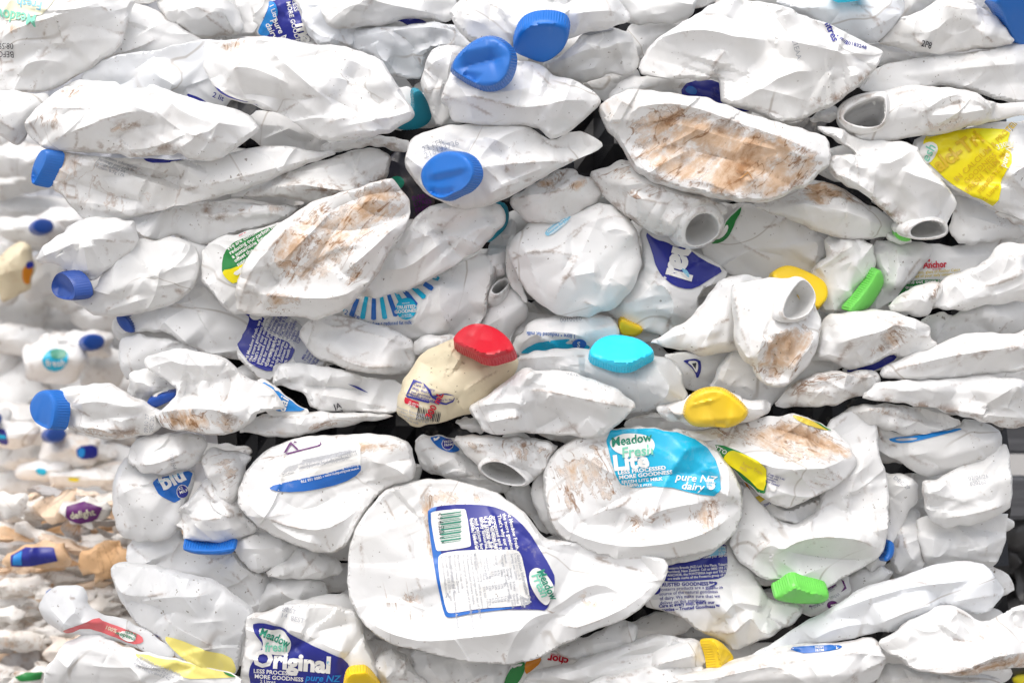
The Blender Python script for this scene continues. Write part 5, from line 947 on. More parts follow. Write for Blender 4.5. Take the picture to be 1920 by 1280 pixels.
a.text(p2,[('Nutrition information',(982,555),26,77,{'bold':.03}),('Servings per pack: 8\nServing size: 250mL',(968,556),18,78),('Annual\nAverages\n\nEnergy\nProtein\nFat, total\n saturated\nCarbohydrate\n sugars\nSodium\nCalcium',(915,560),18,80,{'lead':.93}),('Average\nQuantity\nper Serving\n689kJ\n8.7g\n8.3g\n5.7g\n11.8g\n11.8g\n98mg\n300mg',(945,635),17,80,{'lead':.96}),('% Daily\nIntake\n(per serving)\n8%\n17%\n12%\n24%\n4%\n13%\n4%\n37% RDI',(962,705),17,80,{'lead':.96}),('Average\nQuantity\nper 100mL\n270kJ\n3.5g\n3.3g\n2.3g\n4.7g\n4.7g\n39mg\n120mg',(980,770),17,80,{'lead':.96}),('Milk nutrients vary with the seasons.\n* based on an average adult diet of 8700kJ\n** Recommended Dietary Intake.\n^ Use Original milk as part of a healthy & varied diet',(752,560),20,81,{'lead':1.1}),('Ingredients: Fresh milk\nProduct of New Zealand\nKeep refrigerated at 2-4C',(662,568),20,82,{'lead':1.1}),('Goodman Fielder, 2/8 Nelson Street, Auckland 1010\nFreecall 0800 823 233 or visit\nwww.meadowfresh.co.nz',(612,575),20,82),('2L',(1015,785),60,80,{'bold':.03}),('ORIGINAL',(1000,780),14,80)],'grey',lift=1.7)
b2 = a.film([(1050,668),(1068,640),(1095,630),(1130,650),(1170,700),(1192,745),(1170,800),(1150,842),(1115,820),(1080,770),(1056,720)],'paper',name='badge',parent=l,lift=1.5,sm=2)
a.text(b2,[('Meadow',(1092,650),62,64,{'bold':.02,'w':.82,'shear':.15})],'print_green',lift=2.0); a.text(b2,[('Fresh',(1062,672),72,64,{'bold':.02,'w':.85,'shear':.15})],'mint',lift=2.0)
a.many([[(600,800),(615,770),(625,798),(618,800),(613,782),(606,800)]],'grey','emblem',p2,lift=1.7)
a = B('round faced bottle with the large cyan lite milk label, brown smears below it', 'P', -6, [(1018,885),(1034,850),(1068,825),(1130,804),(1190,800),(1252,801),(1332,828),(1382,890),(1394,950),(1376,1002),(1332,1032),(1262,1047),(1182,1049),(1100,1032),(1045,1002),(1020,955)], 22,
  cr=[([(1024,880),(1034,940),(1050,985),(1110,1010),(1180,1020),(1260,1012),(1330,990),(1385,950)],6),([(1074,985),(1120,955),(1165,945),(1180,930)],4),([(1165,945),(1150,1000)],-3),([(1195,1000),(1210,960),(1260,945),(1330,935)],4),([(1140,1010),(1180,985),(1200,960)],-3),([(1350,830),(1365,900),(1350,950)],3)],
  st=[([(1045,870),(1125,810),(1140,860),(1165,915),(1160,940),(1110,950),(1060,970),(1040,920)],.65),([(1180,940),(1240,930),(1260,960),(1200,1005),(1160,990)],.5),([(1200,985),(1260,960),(1240,1000)],.85),([(1280,940),(1345,925),(1360,960),(1330,1000),(1290,990)],.8),([(1250,910),(1320,925),(1300,940)],.5)], ln=[([(1330,930),(1345,950),(1340,985)],7,.9),([(1190,1003),(1230,1012)],5,.9)], dirt=.4, tilt=(-1,-1), folds=5, edge=.5)
l = a.film([(1131,806),(1180,802),(1250,802),(1318,828),(1344,868),(1347,928),(1300,922),(1242,906),(1166,913),(1148,880)],'cyan')
b2 = a.film([(1140,828),(1150,818),(1170,810),(1205,812),(1224,822),(1226,838),(1215,850),(1190,856),(1165,850),(1148,842)],'paper',name='badge',parent=l,lift=1.3,sm=2)
a.text(b2,[('Meadow',(1145,835),23,-8,{'bold':.025,'w':.95,'shear':.1})],'print_green',lift=1.8); a.text(b2,[('Fresh',(1163,855),27,-6,{'bold':.02,'shear':.1})],'mint',lift=1.8)
a.text(l,[('Lite',(1148,878),38,-6,{'bold':.04,'w':1.15}),('LESS PROCESSED',(1156,886),10,-6,{'bold':.03,'w':1.2}),('MORE GOODNESS',(1158,895),10,-6,{'bold':.03,'w':1.2}),('FRESH LITE MILK',(1163,903),8,-5,{'bold':.02,'w':1.3}),('PERMEATE FREE',(1165,911),6,-4,{'w':1.3}),('2 Litres',(1166,908),9,-3,{'bold':.02}),('pure NZ\n  dairy',(1262,896),19,5,{'shear':.25,'lead':.8,'w':1.1})],'paper',lift=1.3,name='lettering')
a.film([(1318,896),(1333,893),(1337,912),(1322,915)],'paper',name='badge',parent=l,lift=1.2); a.text(l,[('ENERGY\n330kJ\n4%',(1319,902),5,3)],'cyan',lift=1.7)
B('broad lower rim of bottle curving beneath the cyan lite label one', 'P', 12, [(992,935),(1000,895),(1030,860),(1100,900),(1300,1000),(1385,980),(1360,1022),(1320,1046),(1240,1060),(1150,1050),(1080,1030),(1020,990)], 14, folds=3, cr=[([(1010,900),(1030,970),(1120,1030),(1240,1050)],4)], tilt=(0,1))
a = B('white bottle lying with an open grey mouth above the biggest bottle', 'H', 2, [(610,-70),(800,-72),(1000,-65),(1225,-35),(1165,60),(1135,130),(1072,182),(1000,190),(860,170),(790,120),(770,92),(720,40)], 18, cr=[([(680,-40),(860,-20),(1080,20)],5),([(1080,20),(1200,-20)],4),([(700,20),(820,10),(930,40)],-3)], st=[([(640,-65),(900,-65),(1200,-30),(1120,60),(1000,60),(900,30),(760,40)],.72)], ln=[([(1060,80),(1200,0)],10,.8),([(860,50),(960,70),(1060,160)],8,.8)], dirt=.6, tilt=(0,-1), hole=[[(790,60),(900,50),(1040,160),(1050,200),(900,195),(780,120)]])
a.neck([(768,108),(790,68),(840,48),(920,62),(1002,118),(1062,180),(1032,207),(960,207),(860,178),(790,138)],[(778,106),(812,76),(870,62),(930,76),(1002,128),(1046,180),(1002,199),(920,191),(840,162)],(26,-48),y=-16,L=26,depth=90,threads=3,taper=1.06)
a = B('bottle behind with part of a round blue emblem label, left of the open grey mouth', 'H', 26, [(425,-75),(640,-70),(720,30),(775,100),(870,175),(965,208),(905,255),(760,235),(600,155),(490,140),(435,40)], 13, cr=[([(515,130),(600,70),(690,20)],5),([(600,150),(740,120)],3)], dirt=.5, tilt=(0,2))
l = a.film([(505,-72),(600,-72),(650,-20),(685,8),(640,20),(585,5),(545,-20)],'blue'); a.many([[(612+34*math.cos(t/16*6.283),-28+34*math.sin(t/16*6.283)) for t in range(17)]],'paper','ring_print',l,lift=1.1); a.film([(612+30*math.cos(t/14*6.283),-28+30*math.sin(t/14*6.283)) for t in range(14)],'navy',name='emblem',parent=l,lift=1.5,sm=0); a.text(l,[('FRESH\nFARM',(592,-32),18,-6),('D',(535,-45),60,-20,{'bold':.04})],'paper',lift=2.0)
B('pale bottle wedge between the biggest bottle and the round faced one', 'H', 30, [(895,255),(960,200),(1075,185),(1110,390),(1190,445),(1140,485),(1050,360)], 10, folds=3)
a = B('bottle with a navy trusted goodness text panel, right of the biggest bottle', 'I', 20, [(-80,620),(120,590),(200,560),(300,500),(350,600),(420,652),(500,762),(530,832),(722,842),(692,932),(600,992),(440,1062),(340,1112),(300,1052),(150,1012),(40,902),(-200,852),(-140,700)], 16,
  cr=[([(235,940),(280,870),(330,822),(440,840),(540,860)],6),([(230,990),(320,1000),(400,910),(425,912),(480,1000),(600,972)],7),([(0,880),(120,980),(240,1000)],3),([(600,990),(640,900),(720,860)],4)], dirt=.35, folds=4, tilt=(0,1))
l = a.film([(-70,620),(100,590),(205,572),(292,490),(300,600),(298,650),(280,700),(140,712),(0,718),(-60,715)],'navy'); a.many([[(190,592),(292,512),(292,575),(195,588)]],'sky','label_panel',l,lift=1.0)
a.text(l,[('Percentage Daily Intake per Serving (NZ)',(10,606),21,-4),('Fonterra Brands (NZ) Ltd. Una Place, Takanini,\nAuckland, New Zealand. Call us 0800 103 778.\nANCHOR, the FONTERRA logo and TRUSTED GOODNESS\nare trade marks of the Fonterra group of companies.',(-32,655),18,-4,{'lead':1.0})],'paper',lift=1.3); a.text(l,[('60 mg\n90 mg\n43 mg\n0.2 mg',(246,528),18,-8)],'paper',lift=1.6)
a.film([(-70,612),(-36,610),(-44,704),(-66,706)],'paper',name='label_panel',parent=l,lift=1.0); a.text(l,[('76 416',(-44,700),30,-88)],'ink',lift=1.5)
a.text(None,[('TRUSTED GOODNESS™',(-75,745),27,-2,{'bold':.035}),('Fonterra products are a great\nsource of the natural goodness\nof dairy. We make sure that we\ndeliver on this goodness.',(-75,772),25,-4,{'bold':.01}),('Care at every step, that\'s our\npromise – Trusted Goodness™',(-75,862),25,-6,{'bold':.035}),('Dairy for life',(180,760),17,-6,{'bold':.02,'shear':.2})],'navy',name='printing',lift=.9)
a.many([[(186,735),(200,722),(225,716),(243,720),(238,732),(214,742),(192,744),(200,738),(222,732),(232,724),(214,722),(198,728)]],'navy','emblem',a.root(),lift=.9,sm=1); a.film([(-92+26*math.cos(t/14*6.283),765+26*math.sin(t/14*6.283)) for t in range(14)],'navy',name='seal',sm=0)
B('bottle neck with raised thread rings poking out low in the centre', 'H', 16, [(1160,1090),(1270,1070),(1400,1010),(1560,925),(1642,958),(1654,1010),(1605,1095),(1400,1140),(1280,1165),(1220,1112)], 14, cr=[([(1340,1080),(1460,1040),(1600,1050)],3),([(1560,940),(1600,985),(1590,1080)],3.5),([(1590,935),(1625,985),(1612,1070)],3.5)], folds=3, dirt=.4)
B('long white strip of bottle near the bottom edge left of the yellow cap', 'H', 8, [(990,1300),(1080,1200),(1280,1165),(1440,1110),(1600,1050),(1720,1008),(1900,1028),(2005,1050),(2015,1100),(1900,1162),(1700,1212),(1400,1310)], 15, cr=[([(1080,1240),(1400,1165),(1700,1062),(1860,1045)],6),([(1500,1130),(1700,1110),(1950,1080)],-4),([(1340,1220),(1600,1180),(1800,1120)],4)], dirt=.3, tilt=(0,1))
B('lowest folded bottle strip at the bottom centre right', 'H', 0, [(1240,1330),(1400,1250),(1600,1190),(1900,1148),(2030,1190),(2020,1330)], 13, cr=[([(1300,1290),(1600,1215),(1950,1180)],5)])
a = B('bottle with a red anchor print, green tab and orange label in the dark bottom gap', 'H', 22, [(880,1330),(940,1190),(1040,1120),(1210,1085),(1310,1165),(1110,1215),(1050,1330)], 9, folds=1)
l = a.film([(905,1290),(950,1190),(1030,1148),(1032,1200),(1000,1270),(960,1300)],'green'); a.film([(1030,1152),(1090,1122),(1112,1112),(1122,1160),(1060,1212),(1030,1232)],'orange',name='label_panel',parent=l,lift=.8); a.many([[(958,1185),(990,1170),(1020,1168),(1018,1178),(985,1182),(964,1196)]],'paper','line_print',l,lift=1.2)
l2 = a.film([(1122,1112),(1200,1090),(1300,1160),(1180,1190),(1120,1200)],'paper',name='label_panel'); a.text(l2,[('chor',(1270,1140),60,190,{'bold':.04})],'red',lift=1.2); a.text(l2,[('SINCE 1886',(1240,1124),14,190)],'red',lift=1.2); a.many([[(1250,1160),(1270,1150),(1290,1160),(1280,1170),(1262,1168)]],'red','emblem',l2,lift=1.2)
B('crumpled white bottle corner above the half hidden yellow cap at the bottom', 'H', 14, [(170,1190),(240,1118),(330,1082),(400,1150),(425,1205),(580,1340),(240,1340),(205,1240)], 15, cr=[([(250,1130),(330,1180),(420,1200)],5),([(330,1090),(330,1180),(250,1260)],5)], dirt=.25)
B('flat white bottle side under the biggest bottle at the bottom', 'H', 24, [(400,1095),(560,1105),(965,1160),(945,1220),(890,1340),(480,1340),(415,1215)], 12, cr=[([(500,1120),(520,1200),(640,1300)],3),([(740,1280),(800,1230),(900,1220)],3)], folds=3, tilt=(0,2))
# =============================================================== lower rows, left
B('white bottle end folded down above the blue blu label on the left', 'G', 20, [(690,70),(705,-10),(760,-62),(880,-82),(1090,-85),(1132,-40),(1112,30),(1082,90),(980,120),(850,152),(755,120)], 16, cr=[([(725,90),(900,75),(1080,-10)],5),([(1080,-10),(1010,40),(860,148)],4)], dirt=.5, st=[([(1020,40),(1090,10),(1080,60)],.7)], tilt=(-1,1))
a = ALL[-1]; a.text(None,[('1901843',(950,20),30,84,{'bold':0})],'grey',name='printing')
a = B('rounded white bottle at the left side with a blue label reading blu', 'G', 36, [(612,300),(612,200),(628,120),(700,35),(760,110),(860,140),(1070,100),(1060,200),(1010,330),(985,440),(902,502),(820,510),(720,502),(648,482),(626,420)], 17, cr=[([(625,280),(700,230),(770,200),(860,230),(975,305)],5),([(715,195),(800,195),(900,160),(1080,100)],6)], folds=3, tilt=(-3,2), rim=16)
l = a.film([(845,165),(950,140),(1065,110),(1040,200),(978,300),(920,265),(868,225)],'blue'); a.text(l,[('blu',(905,222),115,-26,{'bold':.04})],'paper',lift=1.3); a.text(l,[('fresh from the farm',(880,185),18,-22)],'sky',lift=1.3); a.many([[(1005+34*math.cos(t/14*6.283),232+40*math.sin(t/14*6.283)) for t in range(15)]],'paper','ring_print',l,lift=1.0); a.film([(1005+29*math.cos(t/14*6.283),232+35*math.sin(t/14*6.283)) for t in range(14)],'navy',name='emblem',parent=l,lift=1.5,sm=0); a.text(l,[('A2\nMILK',(985,225),22,-20)],'paper',lift=2.0)
a = B('upside down white bottle ending in a flat blue cap at the lower left', 'G', 26, [(938,370),(960,330),(1035,288),(1095,190),(1150,142),(1240,200),(1300,260),(1332,350),(1405,422),(1390,455),(1300,505),(1200,512),(1008,505),(1000,440),(960,420)], 18, cr=[([(1018,368),(1100,378),(1200,372),(1335,352)],6),([(1160,160),(1185,240),(1175,310)],4),([(1018,368),(1040,300),(1095,200)],4),([(960,345),(1000,400),(1040,440)],-4),([(1010,440),(1150,440),(1380,430)],3)], tilt=(0,0))
a.cap([(1012,530),(1040,542),(1120,550),(1220,548),(1298,530),(1292,552),(1262,568),(1180,573),(1080,568),(1028,548)],(0,-42),'cap_blue',y=4,scale=1.02,label='flat blue cap seen from the side')
B('brown streaked bottle corner left of the oval label bottle', 'G', 22, [(1105,60),(1138,-10),(1240,10),(1380,30),(1340,110),(1310,260),(1265,335),(1215,310),(1175,220),(1145,150),(1105,105)], 13, cr=[([(1120,80),(1230,100),(1330,60)],5),([(1230,100),(1270,220),(1250,320)],4)], st=[([(1130,0),(1350,30),(1320,150),(1280,300),(1220,300),(1190,120)],.6)], dirt=.5)
a = B('large oval bottle face with an upside barcode label and blue band, centre left', 'P', 0, [(442,935),(454,893),(480,858),(520,831),(580,816),(660,813),(740,815),(774,830),(780,869),(777,902),(732,906),(692,946),(666,1002),(642,1031),(600,1036),(540,1019),(488,986),(454,956)], 22,
  cr=[([(455,905),(462,935),(500,965),(550,985),(610,990),(660,965),(690,930)],5),([(520,925),(560,955),(600,948),(640,920)],-3),([(690,860),(740,870),(776,898)],4),([(480,945),(540,1000),(620,1022)],5),([(600,990),(590,1010),(600,1032)],3)],
  st=[([(490,850),(560,820),(700,818),(760,825),(770,850),(690,850),(680,880),(560,885),(500,880)],.55),([(500,935),(560,900),(540,930)],.5),([(460,880),(485,865),(470,960)],.4)], dirt=.35, tilt=(-1,0), folds=4, edge=.5)
l = a.film([(500,905),(520,870),(560,838),(640,820),(678,822),(680,868),(676,885),(640,904),(580,918),(530,920)],'paper'); a.film([(500,911),(560,897),(620,884),(680,864),(679,884),(645,904),(585,918),(532,921)],'blue',name='label_panel',parent=l,lift=1.1)
a.many([[(520+2.4*i_,893-2.6*i_),(556+2.1*i_,884-2.6*i_),(556+2.1*i_,883.1-2.6*i_),(520+2.4*i_,892.1-2.6*i_)] for i_ in range(8)],'grey','barcode',l,lift=1.1); a.many([[(560+.6*i_,880-2.2*i_),(660+.5*i_,858-2.2*i_),(660+.5*i_,856.8-2.2*i_),(560+.6*i_,878.8-2.2*i_)] for i_ in range(9)],'grey','table_print',l,lift=1.1)
a.many([[(533,848),(545,826),(562,842),(559,844),(546,831),(537,849)],[(545,822),(555,820),(558,828),(550,830)],[(536,849),(602,832),(600,826),(603,826),(605,834),(537,852)]],'purple','emblem',l,lift=1.1)
a.text(l,[('www.anchordairy.com • 0800 103 778\nFonterra Brands (NZ) Ltd, Una Place, Takanini,\nAuckland. FEEL THE DIFFERENCE and FONTERRA logo\na2 MILK, the a2 Milk Company Limited, ANCHOR\nare trade marks of the Fonterra group',(676,873),7.2,167,{'lead':.95,'bold':.01})],'paper',lift=1.5); a.text(l,[('to obtain nutritional counselling visit\nAND/OR MILK',(672,846),6.5,167)],'grey',lift=1.2)
B('shaded white bottles wall between the flat blue cap and the big left bottle', 'G', 56, [(690,490),(830,495),(985,430),(1010,490),(1280,560),(1360,640),(1490,690),(1440,900),(1380,900),(1200,730),(1000,680),(800,660),(690,630)], 13, cr=[([(780,510),(800,590),(830,650)],4),([(1255,560),(1330,620),(1400,690),(1480,695)],5)], folds=5, tilt=(0,3))
B('triangular facet of crumpled bottle right of the flat blue cap', 'G', 40, [(1245,515),(1430,436),(1640,520),(1600,600),(1430,692),(1340,645)], 12, cr=[([(1260,520),(1400,540),(1630,525)],5),([(1400,540),(1425,685)],5)], folds=3, tilt=(0,2))
B('fan folded bottle piece under the large oval bottle face', 'G', 36, [(1415,695),(1545,600),(1640,528),(1760,555),(1890,640),(1832,705),(1600,716)], 12, cr=[([(1545,610),(1570,700)],5),([(1640,540),(1720,640),(1820,700)],5)], folds=4, tilt=(0,3), dirt=.35)
B('pale folded bottle running down beside the big left bottle', 'G', 50, [(1380,905),(1480,690),(1770,700),(1800,800),(1700,850),(1460,880)], 11, cr=[([(1500,720),(1560,790),(1680,840)],4)], folds=4, tilt=(0,2))
a = B('big pale tapering bottle with a yellow lower label, right of the translucent one', 'G', 12, [(593,665),(620,628),(700,616),(870,648),(1080,690),(1225,740),(1290,800),(1392,882),(1382,912),(1345,1002),(1315,1102),(1302,1225),(1260,1235),(1100,1205),(1000,1165),(900,1045),(760,962),(688,872),(640,782)], 22, mat='milky',
  cr=[([(605,690),(680,780),(780,800),(960,770)],5),([(690,872),(760,830),(950,790),(1120,790),(1245,748)],5),([(640,770),(720,830),(880,850),(930,930),(1080,1010),(1260,1085)],-4),([(880,855),(940,945),(1240,1085)],5),([(930,670),(1040,760),(1080,830)],2),([(1240,750),(1250,900),(1320,1080)],3)], dirt=.12, tilt=(-2,0), folds=4, edge=.4)
l = a.film([(900,1010),(980,1020),(1120,1075),(1270,1112),(1300,1180),(1290,1222),(1180,1205),(1060,1165),(960,1090)],'pale_yellow'); a.text(None,[('Nutrition information per serving\nEnergy Protein Fat Sodium\nCalcium Carbohydrate\nKeep refrigerated at 2-4C',(700,900),26,42)],'grey',name='printing'); a.film([(840,1000),(880,1010),(900,1050),(870,1045)],'navy',name='badge')
a = B('translucent bottle lying at the far left with a red label', 'G', 2, [(198,862),(238,790),(330,742),(440,748),(478,798),(472,850),(560,900),(760,962),(900,1052),(970,1115),(920,1150),(760,1090),(600,1045),(360,1015),(260,965),(218,922)], 18, mat='milky', cr=[([(475,855),(400,900),(340,1000)],5),([(370,975),(520,920),(600,950)],3)], dirt=.05, folds=3, tilt=(-3,0), rim=16)
l = a.film([(345,1000),(372,975),(470,945),(545,908),(580,940),(700,985),(780,1018),(792,1055),(720,1068),(600,1010),(480,960),(380,1010)],'faded_red'); b2 = a.film([(645,1010),(680,985),(750,1012),(740,1050),(690,1050)],'paper',name='badge',parent=l,lift=1.2); a.text(b2,[('meadow\nfresh',(745,1030),32,200,{'lead':.8})],'print_green',lift=1.7); a.text(l,[('100% sweet',(580,975),30,24)],'pale',lift=1.3)
a = B('white bottle in the bottom left corner with a yellow label wedge', 'G', -4, [(225,1320),(250,1200),(310,1130),(318,1080),(430,1020),(540,1002),(600,1045),(720,1095),(900,1128),(1100,1178),(1318,1238),(1315,1330)], 20, cr=[([(560,1052),(700,1130),(800,1240),(790,1320)],5),([(320,1090),(350,1150),(420,1200)],4),([(545,1010),(560,1052),(640,1090)],4),([(310,1135),(260,1230)],3)], dirt=.08, folds=4, tilt=(-2,0))
l = a.film([(715,1098),(870,1122),(1100,1175),(1300,1232),(1285,1246),(1060,1252),(1000,1232),(900,1182)],'pale_yellow'); a.film([(1210,1205),(1310,1232),(1290,1245),(1240,1235)],'green',name='label_panel',parent=l,lift=1.1); a.text(None,[('Ingredients reduced fat milk\nProduct of New Zealand\nKeep refrigerated 2-4C',(770,1120),22,27)],'grey',name='printing')
a = B('bottle standing at the bottom with a deep blue original milk label', 'G', 6, [(1298,1320),(1310,1200),(1335,1080),(1345,915),(1392,900),(1462,878),(1550,843),(1700,836),(1840,850),(1960,880),(1990,1000),(2010,1080),(2060,1180),(2070,1320)], 19, cr=[([(1670,945),(1690,1000),(1800,1060),(1940,1110)],5),([(1560,962),(1670,990),(1690,1000)],4),([(1345,920),(1440,900),(1560,962)],4),([(1690,1000),(1840,960),(1960,940)],-4),([(1330,1080),(1390,1140),(1340,1260)],3)], dirt=.3, tilt=(-1,1), folds=3, edge=.5)
l = a.film([(1388,945),(1420,934),(1470,936),(1560,962),(1620,1010),(1800,1092),(1900,1135),(1930,1240),(1930,1310),(1372,1310),(1362,1200),(1410,1112),(1452,1062),(1402,992)],'navy')
b2 = a.film([(1418,968),(1452,962),(1500,975),(1545,968),(1592,1010),(1602,1060),(1580,1110),(1530,1118),(1460,1100),(1438,1080),(1452,1040)],'paper',name='badge',parent=l,lift=1.2,sm=2)
a.text(b2,[('Meadow',(1426,1000),66,24,{'bold':.025,'w':.75})],'print_green',lift=1.8); a.text(b2,[('fresh',(1456,1092),72,0,{'bold':.02,'w':.85,'shear':.1})],'mint',lift=1.8)
a.text(l,[('Original',(1388,1170),128,5,{'bold':.045,'w':1.03}),('LESS PROCESSED',(1392,1210),32,4,{'bold':.02}),('MORE GOODNESS',(1396,1240),32,4,{'bold':.02}),('2 Litres',(1425,1268),28,2)],'paper',lift=1.4); a.text(l,[('pure NZ\n   dairy',(1672,1252),52,2,{'shear':.25,'lead':.75,'bold':.02})],'midblue',lift=1.4)
a.film([(1790,1140),(1812,1142),(1812,1170),(1795,1165)],'sky',name='drop_print',parent=l,lift=1.4)
a.text(None,[('BEST\n14  BEST',(1550,870),36,14,{'bold':0}),('BEFORE',(1548,858),30,-6,{'bold':0})],'grey',name='printing')
a.cap([(1905,1245),(1925,1196),(1980,1190),(2020,1192),(2090,1310),(2090,1340),(1890,1340)],(-10,-26),'cap_yellow',y=-16,label='yellow cap cut off by the bottom edge')
B('grey bottle in the recess behind the original milk label bottle', 'G', 32, [(1480,860),(1760,795),(1920,790),(1980,900),(1980,1100),(1760,1020)], 10, folds=3, tilt=(0,2))
# =============================================================== deeper filling of the bale
rng = np.random.default_rng(77)
BLACK = [(540,760,960,830),(730,285,810,400),(1075,235,1165,335),(470,215,540,275),(1430,735,1620,780),(1640,1180,1680,1200),(1590,180,1720,260),(1680,400,1790,470),(890,855,1000,920)]
n_ = 0
for j_ in range(25):
    for i_ in range(10):
        x = 200 + i_ * 200 + (j_ % 2) * 100 + rng.uniform(-40, 40); y = -10 + j_ * 54 + rng.uniform(-14, 14)
        w, h = rng.uniform(95, 145), rng.uniform(20, 46)
        if x - w * 1.12 < (100 if y < 420 else 190 if y < 560 else 240): continue
        if x > (1930 if y < 780 else 1850): continue
        if any(x + w > b0 and x - w < b2_ and y + h > b1 and y - h < b3 for b0, b1, b2_, b3 in BLACK): continue
        a0 = rng.uniform(-.3, .3); pts = []
        for k_ in range(11):
            t = k_ / 11 * 6.283; r = rng.uniform(.82, 1.12)
            dx, dy = math.cos(t) * w * r, math.sin(t) * h * r
            pts.append((x + dx * math.cos(a0) - dy * math.sin(a0), y + dx * math.sin(a0) + dy * math.cos(a0)))
        B('crushed white bottle deep in a gap between the front bottles', 'P', 78 + 14 * ((i_ * 2 + j_) % 5), pts, 12, group='bottles deep inside the front bale', g=9, folds=6, fa=4, dirt=.5)
for x, y, w, h in ((1890, 440, 90, 34), (1900, 470, 80, 30), (1880, 500, 90, 30)):
    B('crushed white bottle deep in a gap between the front bottles', 'P', 84, [(x - w, y), (x - w * .6, y - h), (x, y - h * 1.1), (x + w * .8, y - h * .7), (x + w, y + 4), (x + w * .5, y + h), (x - w * .4, y + h * .9)], 12, group='bottles deep inside the front bale', g=9, folds=6, fa=4, dirt=.4)
# a backing slab added behind the front bottles as painted shade
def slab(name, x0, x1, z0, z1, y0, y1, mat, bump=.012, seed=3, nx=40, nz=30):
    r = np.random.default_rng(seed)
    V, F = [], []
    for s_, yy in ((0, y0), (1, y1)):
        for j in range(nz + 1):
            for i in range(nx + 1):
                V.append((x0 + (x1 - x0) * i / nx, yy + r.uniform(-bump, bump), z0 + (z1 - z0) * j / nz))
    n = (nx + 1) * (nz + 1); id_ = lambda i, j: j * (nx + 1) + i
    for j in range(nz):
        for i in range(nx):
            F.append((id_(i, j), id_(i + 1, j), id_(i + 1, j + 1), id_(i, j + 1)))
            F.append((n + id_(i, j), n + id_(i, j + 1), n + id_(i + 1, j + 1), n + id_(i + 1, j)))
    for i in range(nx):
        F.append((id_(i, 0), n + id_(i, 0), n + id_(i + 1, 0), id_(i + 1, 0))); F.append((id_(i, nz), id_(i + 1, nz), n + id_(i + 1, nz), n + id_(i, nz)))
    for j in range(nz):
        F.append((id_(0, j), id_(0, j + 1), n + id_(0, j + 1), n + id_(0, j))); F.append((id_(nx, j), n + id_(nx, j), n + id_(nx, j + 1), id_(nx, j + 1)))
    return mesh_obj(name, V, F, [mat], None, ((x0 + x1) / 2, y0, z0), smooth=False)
core = slab('bale_backing', -.21, .355, -.30, .30, .13, .42, 'black'); core['kind'] = 'stuff'  # added; its near-black colour stands in for unlit depth in the gaps
core['label'] = 'near-black slab added behind the front bale as shade in its gaps'; core['category'] = 'bale core'

# =============================================================== the bales behind, out of focus
def pillow(label, x, y, w, h, d, ang=0, mat='white', name='crushed_bottle', cat='bottle', group=None, b=22, jag=.2, folds=9, g=8, st=(), dirt=.5, n=13, fa=7):
    pts = []
    for k_ in range(n):
        t = k_ / n * 6.283; r = rng.uniform(1 - jag, 1 + jag)
        c_, s_ = math.cos(t), math.sin(t)
        dx = w * r * math.copysign(abs(c_) ** .7, c_); dy = h * r * math.copysign(abs(s_) ** .7, s_)
        a = math.radians(ang)
        pts.append((x + dx * math.cos(a) - dy * math.sin(a), y + dx * math.sin(a) + dy * math.cos(a)))
    return B(label, 'P', d, pts, b, sm=0 if cat == 'carton' else 1, group=group, g=g, folds=folds, fa=fa, mat=mat, name=name, cat=cat, dirt=dirt, st=st)
GB = 'bottles of the blurred bale behind on the left'
LB = 'out of focus crushed white bottle in the far bale at the left'
spots = [(20,300,80,30,-4),(110,325,70,28,6),(30,345,75,26,-8),(60,395,100,32,6),(130,415,60,30,-4),(50,445,80,28,2),(150,470,50,30,10),(-5,420,60,28,0),(90,510,60,40,-30),(150,535,70,44,-12),(30,575,70,36,14),(120,600,100,34,-14),(30,635,80,30,10),(190,585,60,36,0),(150,655,85,30,12),(60,690,60,48,20),(190,690,50,44,-10),(20,730,70,50,-16),(160,735,70,46,8),(100,765,80,36,-8),(30,790,70,32,8),(120,815,90,30,-2),(200,800,60,34,6),(20,830,80,30,6),(110,850,100,28,-4),(200,855,60,30,4),(40,870,90,26,8),(150,885,90,24,-6),(220,890,50,26,0),(60,905,80,22,2),(230,720,60,60,0),(235,640,50,60,0),(-10,510,50,60,10),(-10,660,40,60,0),(240,470,60,60,0),(10,260,60,30,0)]
for i_, (x, y, w, h, an) in enumerate(spots):
    pillow(LB, x, y, w, h, 560 + 18 * ((i_ * 5) % 4) , an, group=GB, dirt=.5)
p_ = pillow('blurred cream bottle in the far bale at the left edge', 22, 510, 42, 52, 520, 50, mat='cream'); p_.film([(48,500),(66,494),(58,535),(44,530)],'orange',tile='P'); p_.film([(52,492),(68,488),(66,500),(54,506)],'navy',tile='P',lift=1.2)
p_ = pillow('blurred white bottle with a round teal green label in the far bale', 105, 672, 60, 46, 515, 4); l = p_.film([(84,668),(100,652),(130,655),(134,680),(112,698),(88,692)],'cyan',tile='P'); p_.film([(96,654),(128,654),(130,670),(104,674)],'print_green',tile='P',name='label_panel',lift=1.2); p_.text(l,[('fresh',(92,686),18,0)],'paper',tile='P',lift=1.6)
for x, y, r, lab in ((190,641,17,'blurred bottle with a round dark blue cap in the far bale'),(97,428,16,'blurred bottle with a flat blue cap high in the far bale'),(4,783,14,'blurred bottle with a blue cap cut by the left edge'),(120,812,16,'blurred bottle with a blue cap under the far left round cap')):
    p_ = pillow(lab, x - 40, y + 4, 62, 26, 535, 4); p_.cap([(x-r,y),(x-r*.7,y-r*.6),(x,y-r*.85),(x+r*.8,y-r*.6),(x+r,y),(x+r*.7,y+r*.6),(x,y+r*.8),(x-r*.7,y+r*.6)],(-14,2),'cap_navy',y=500,tile='P',H=16)
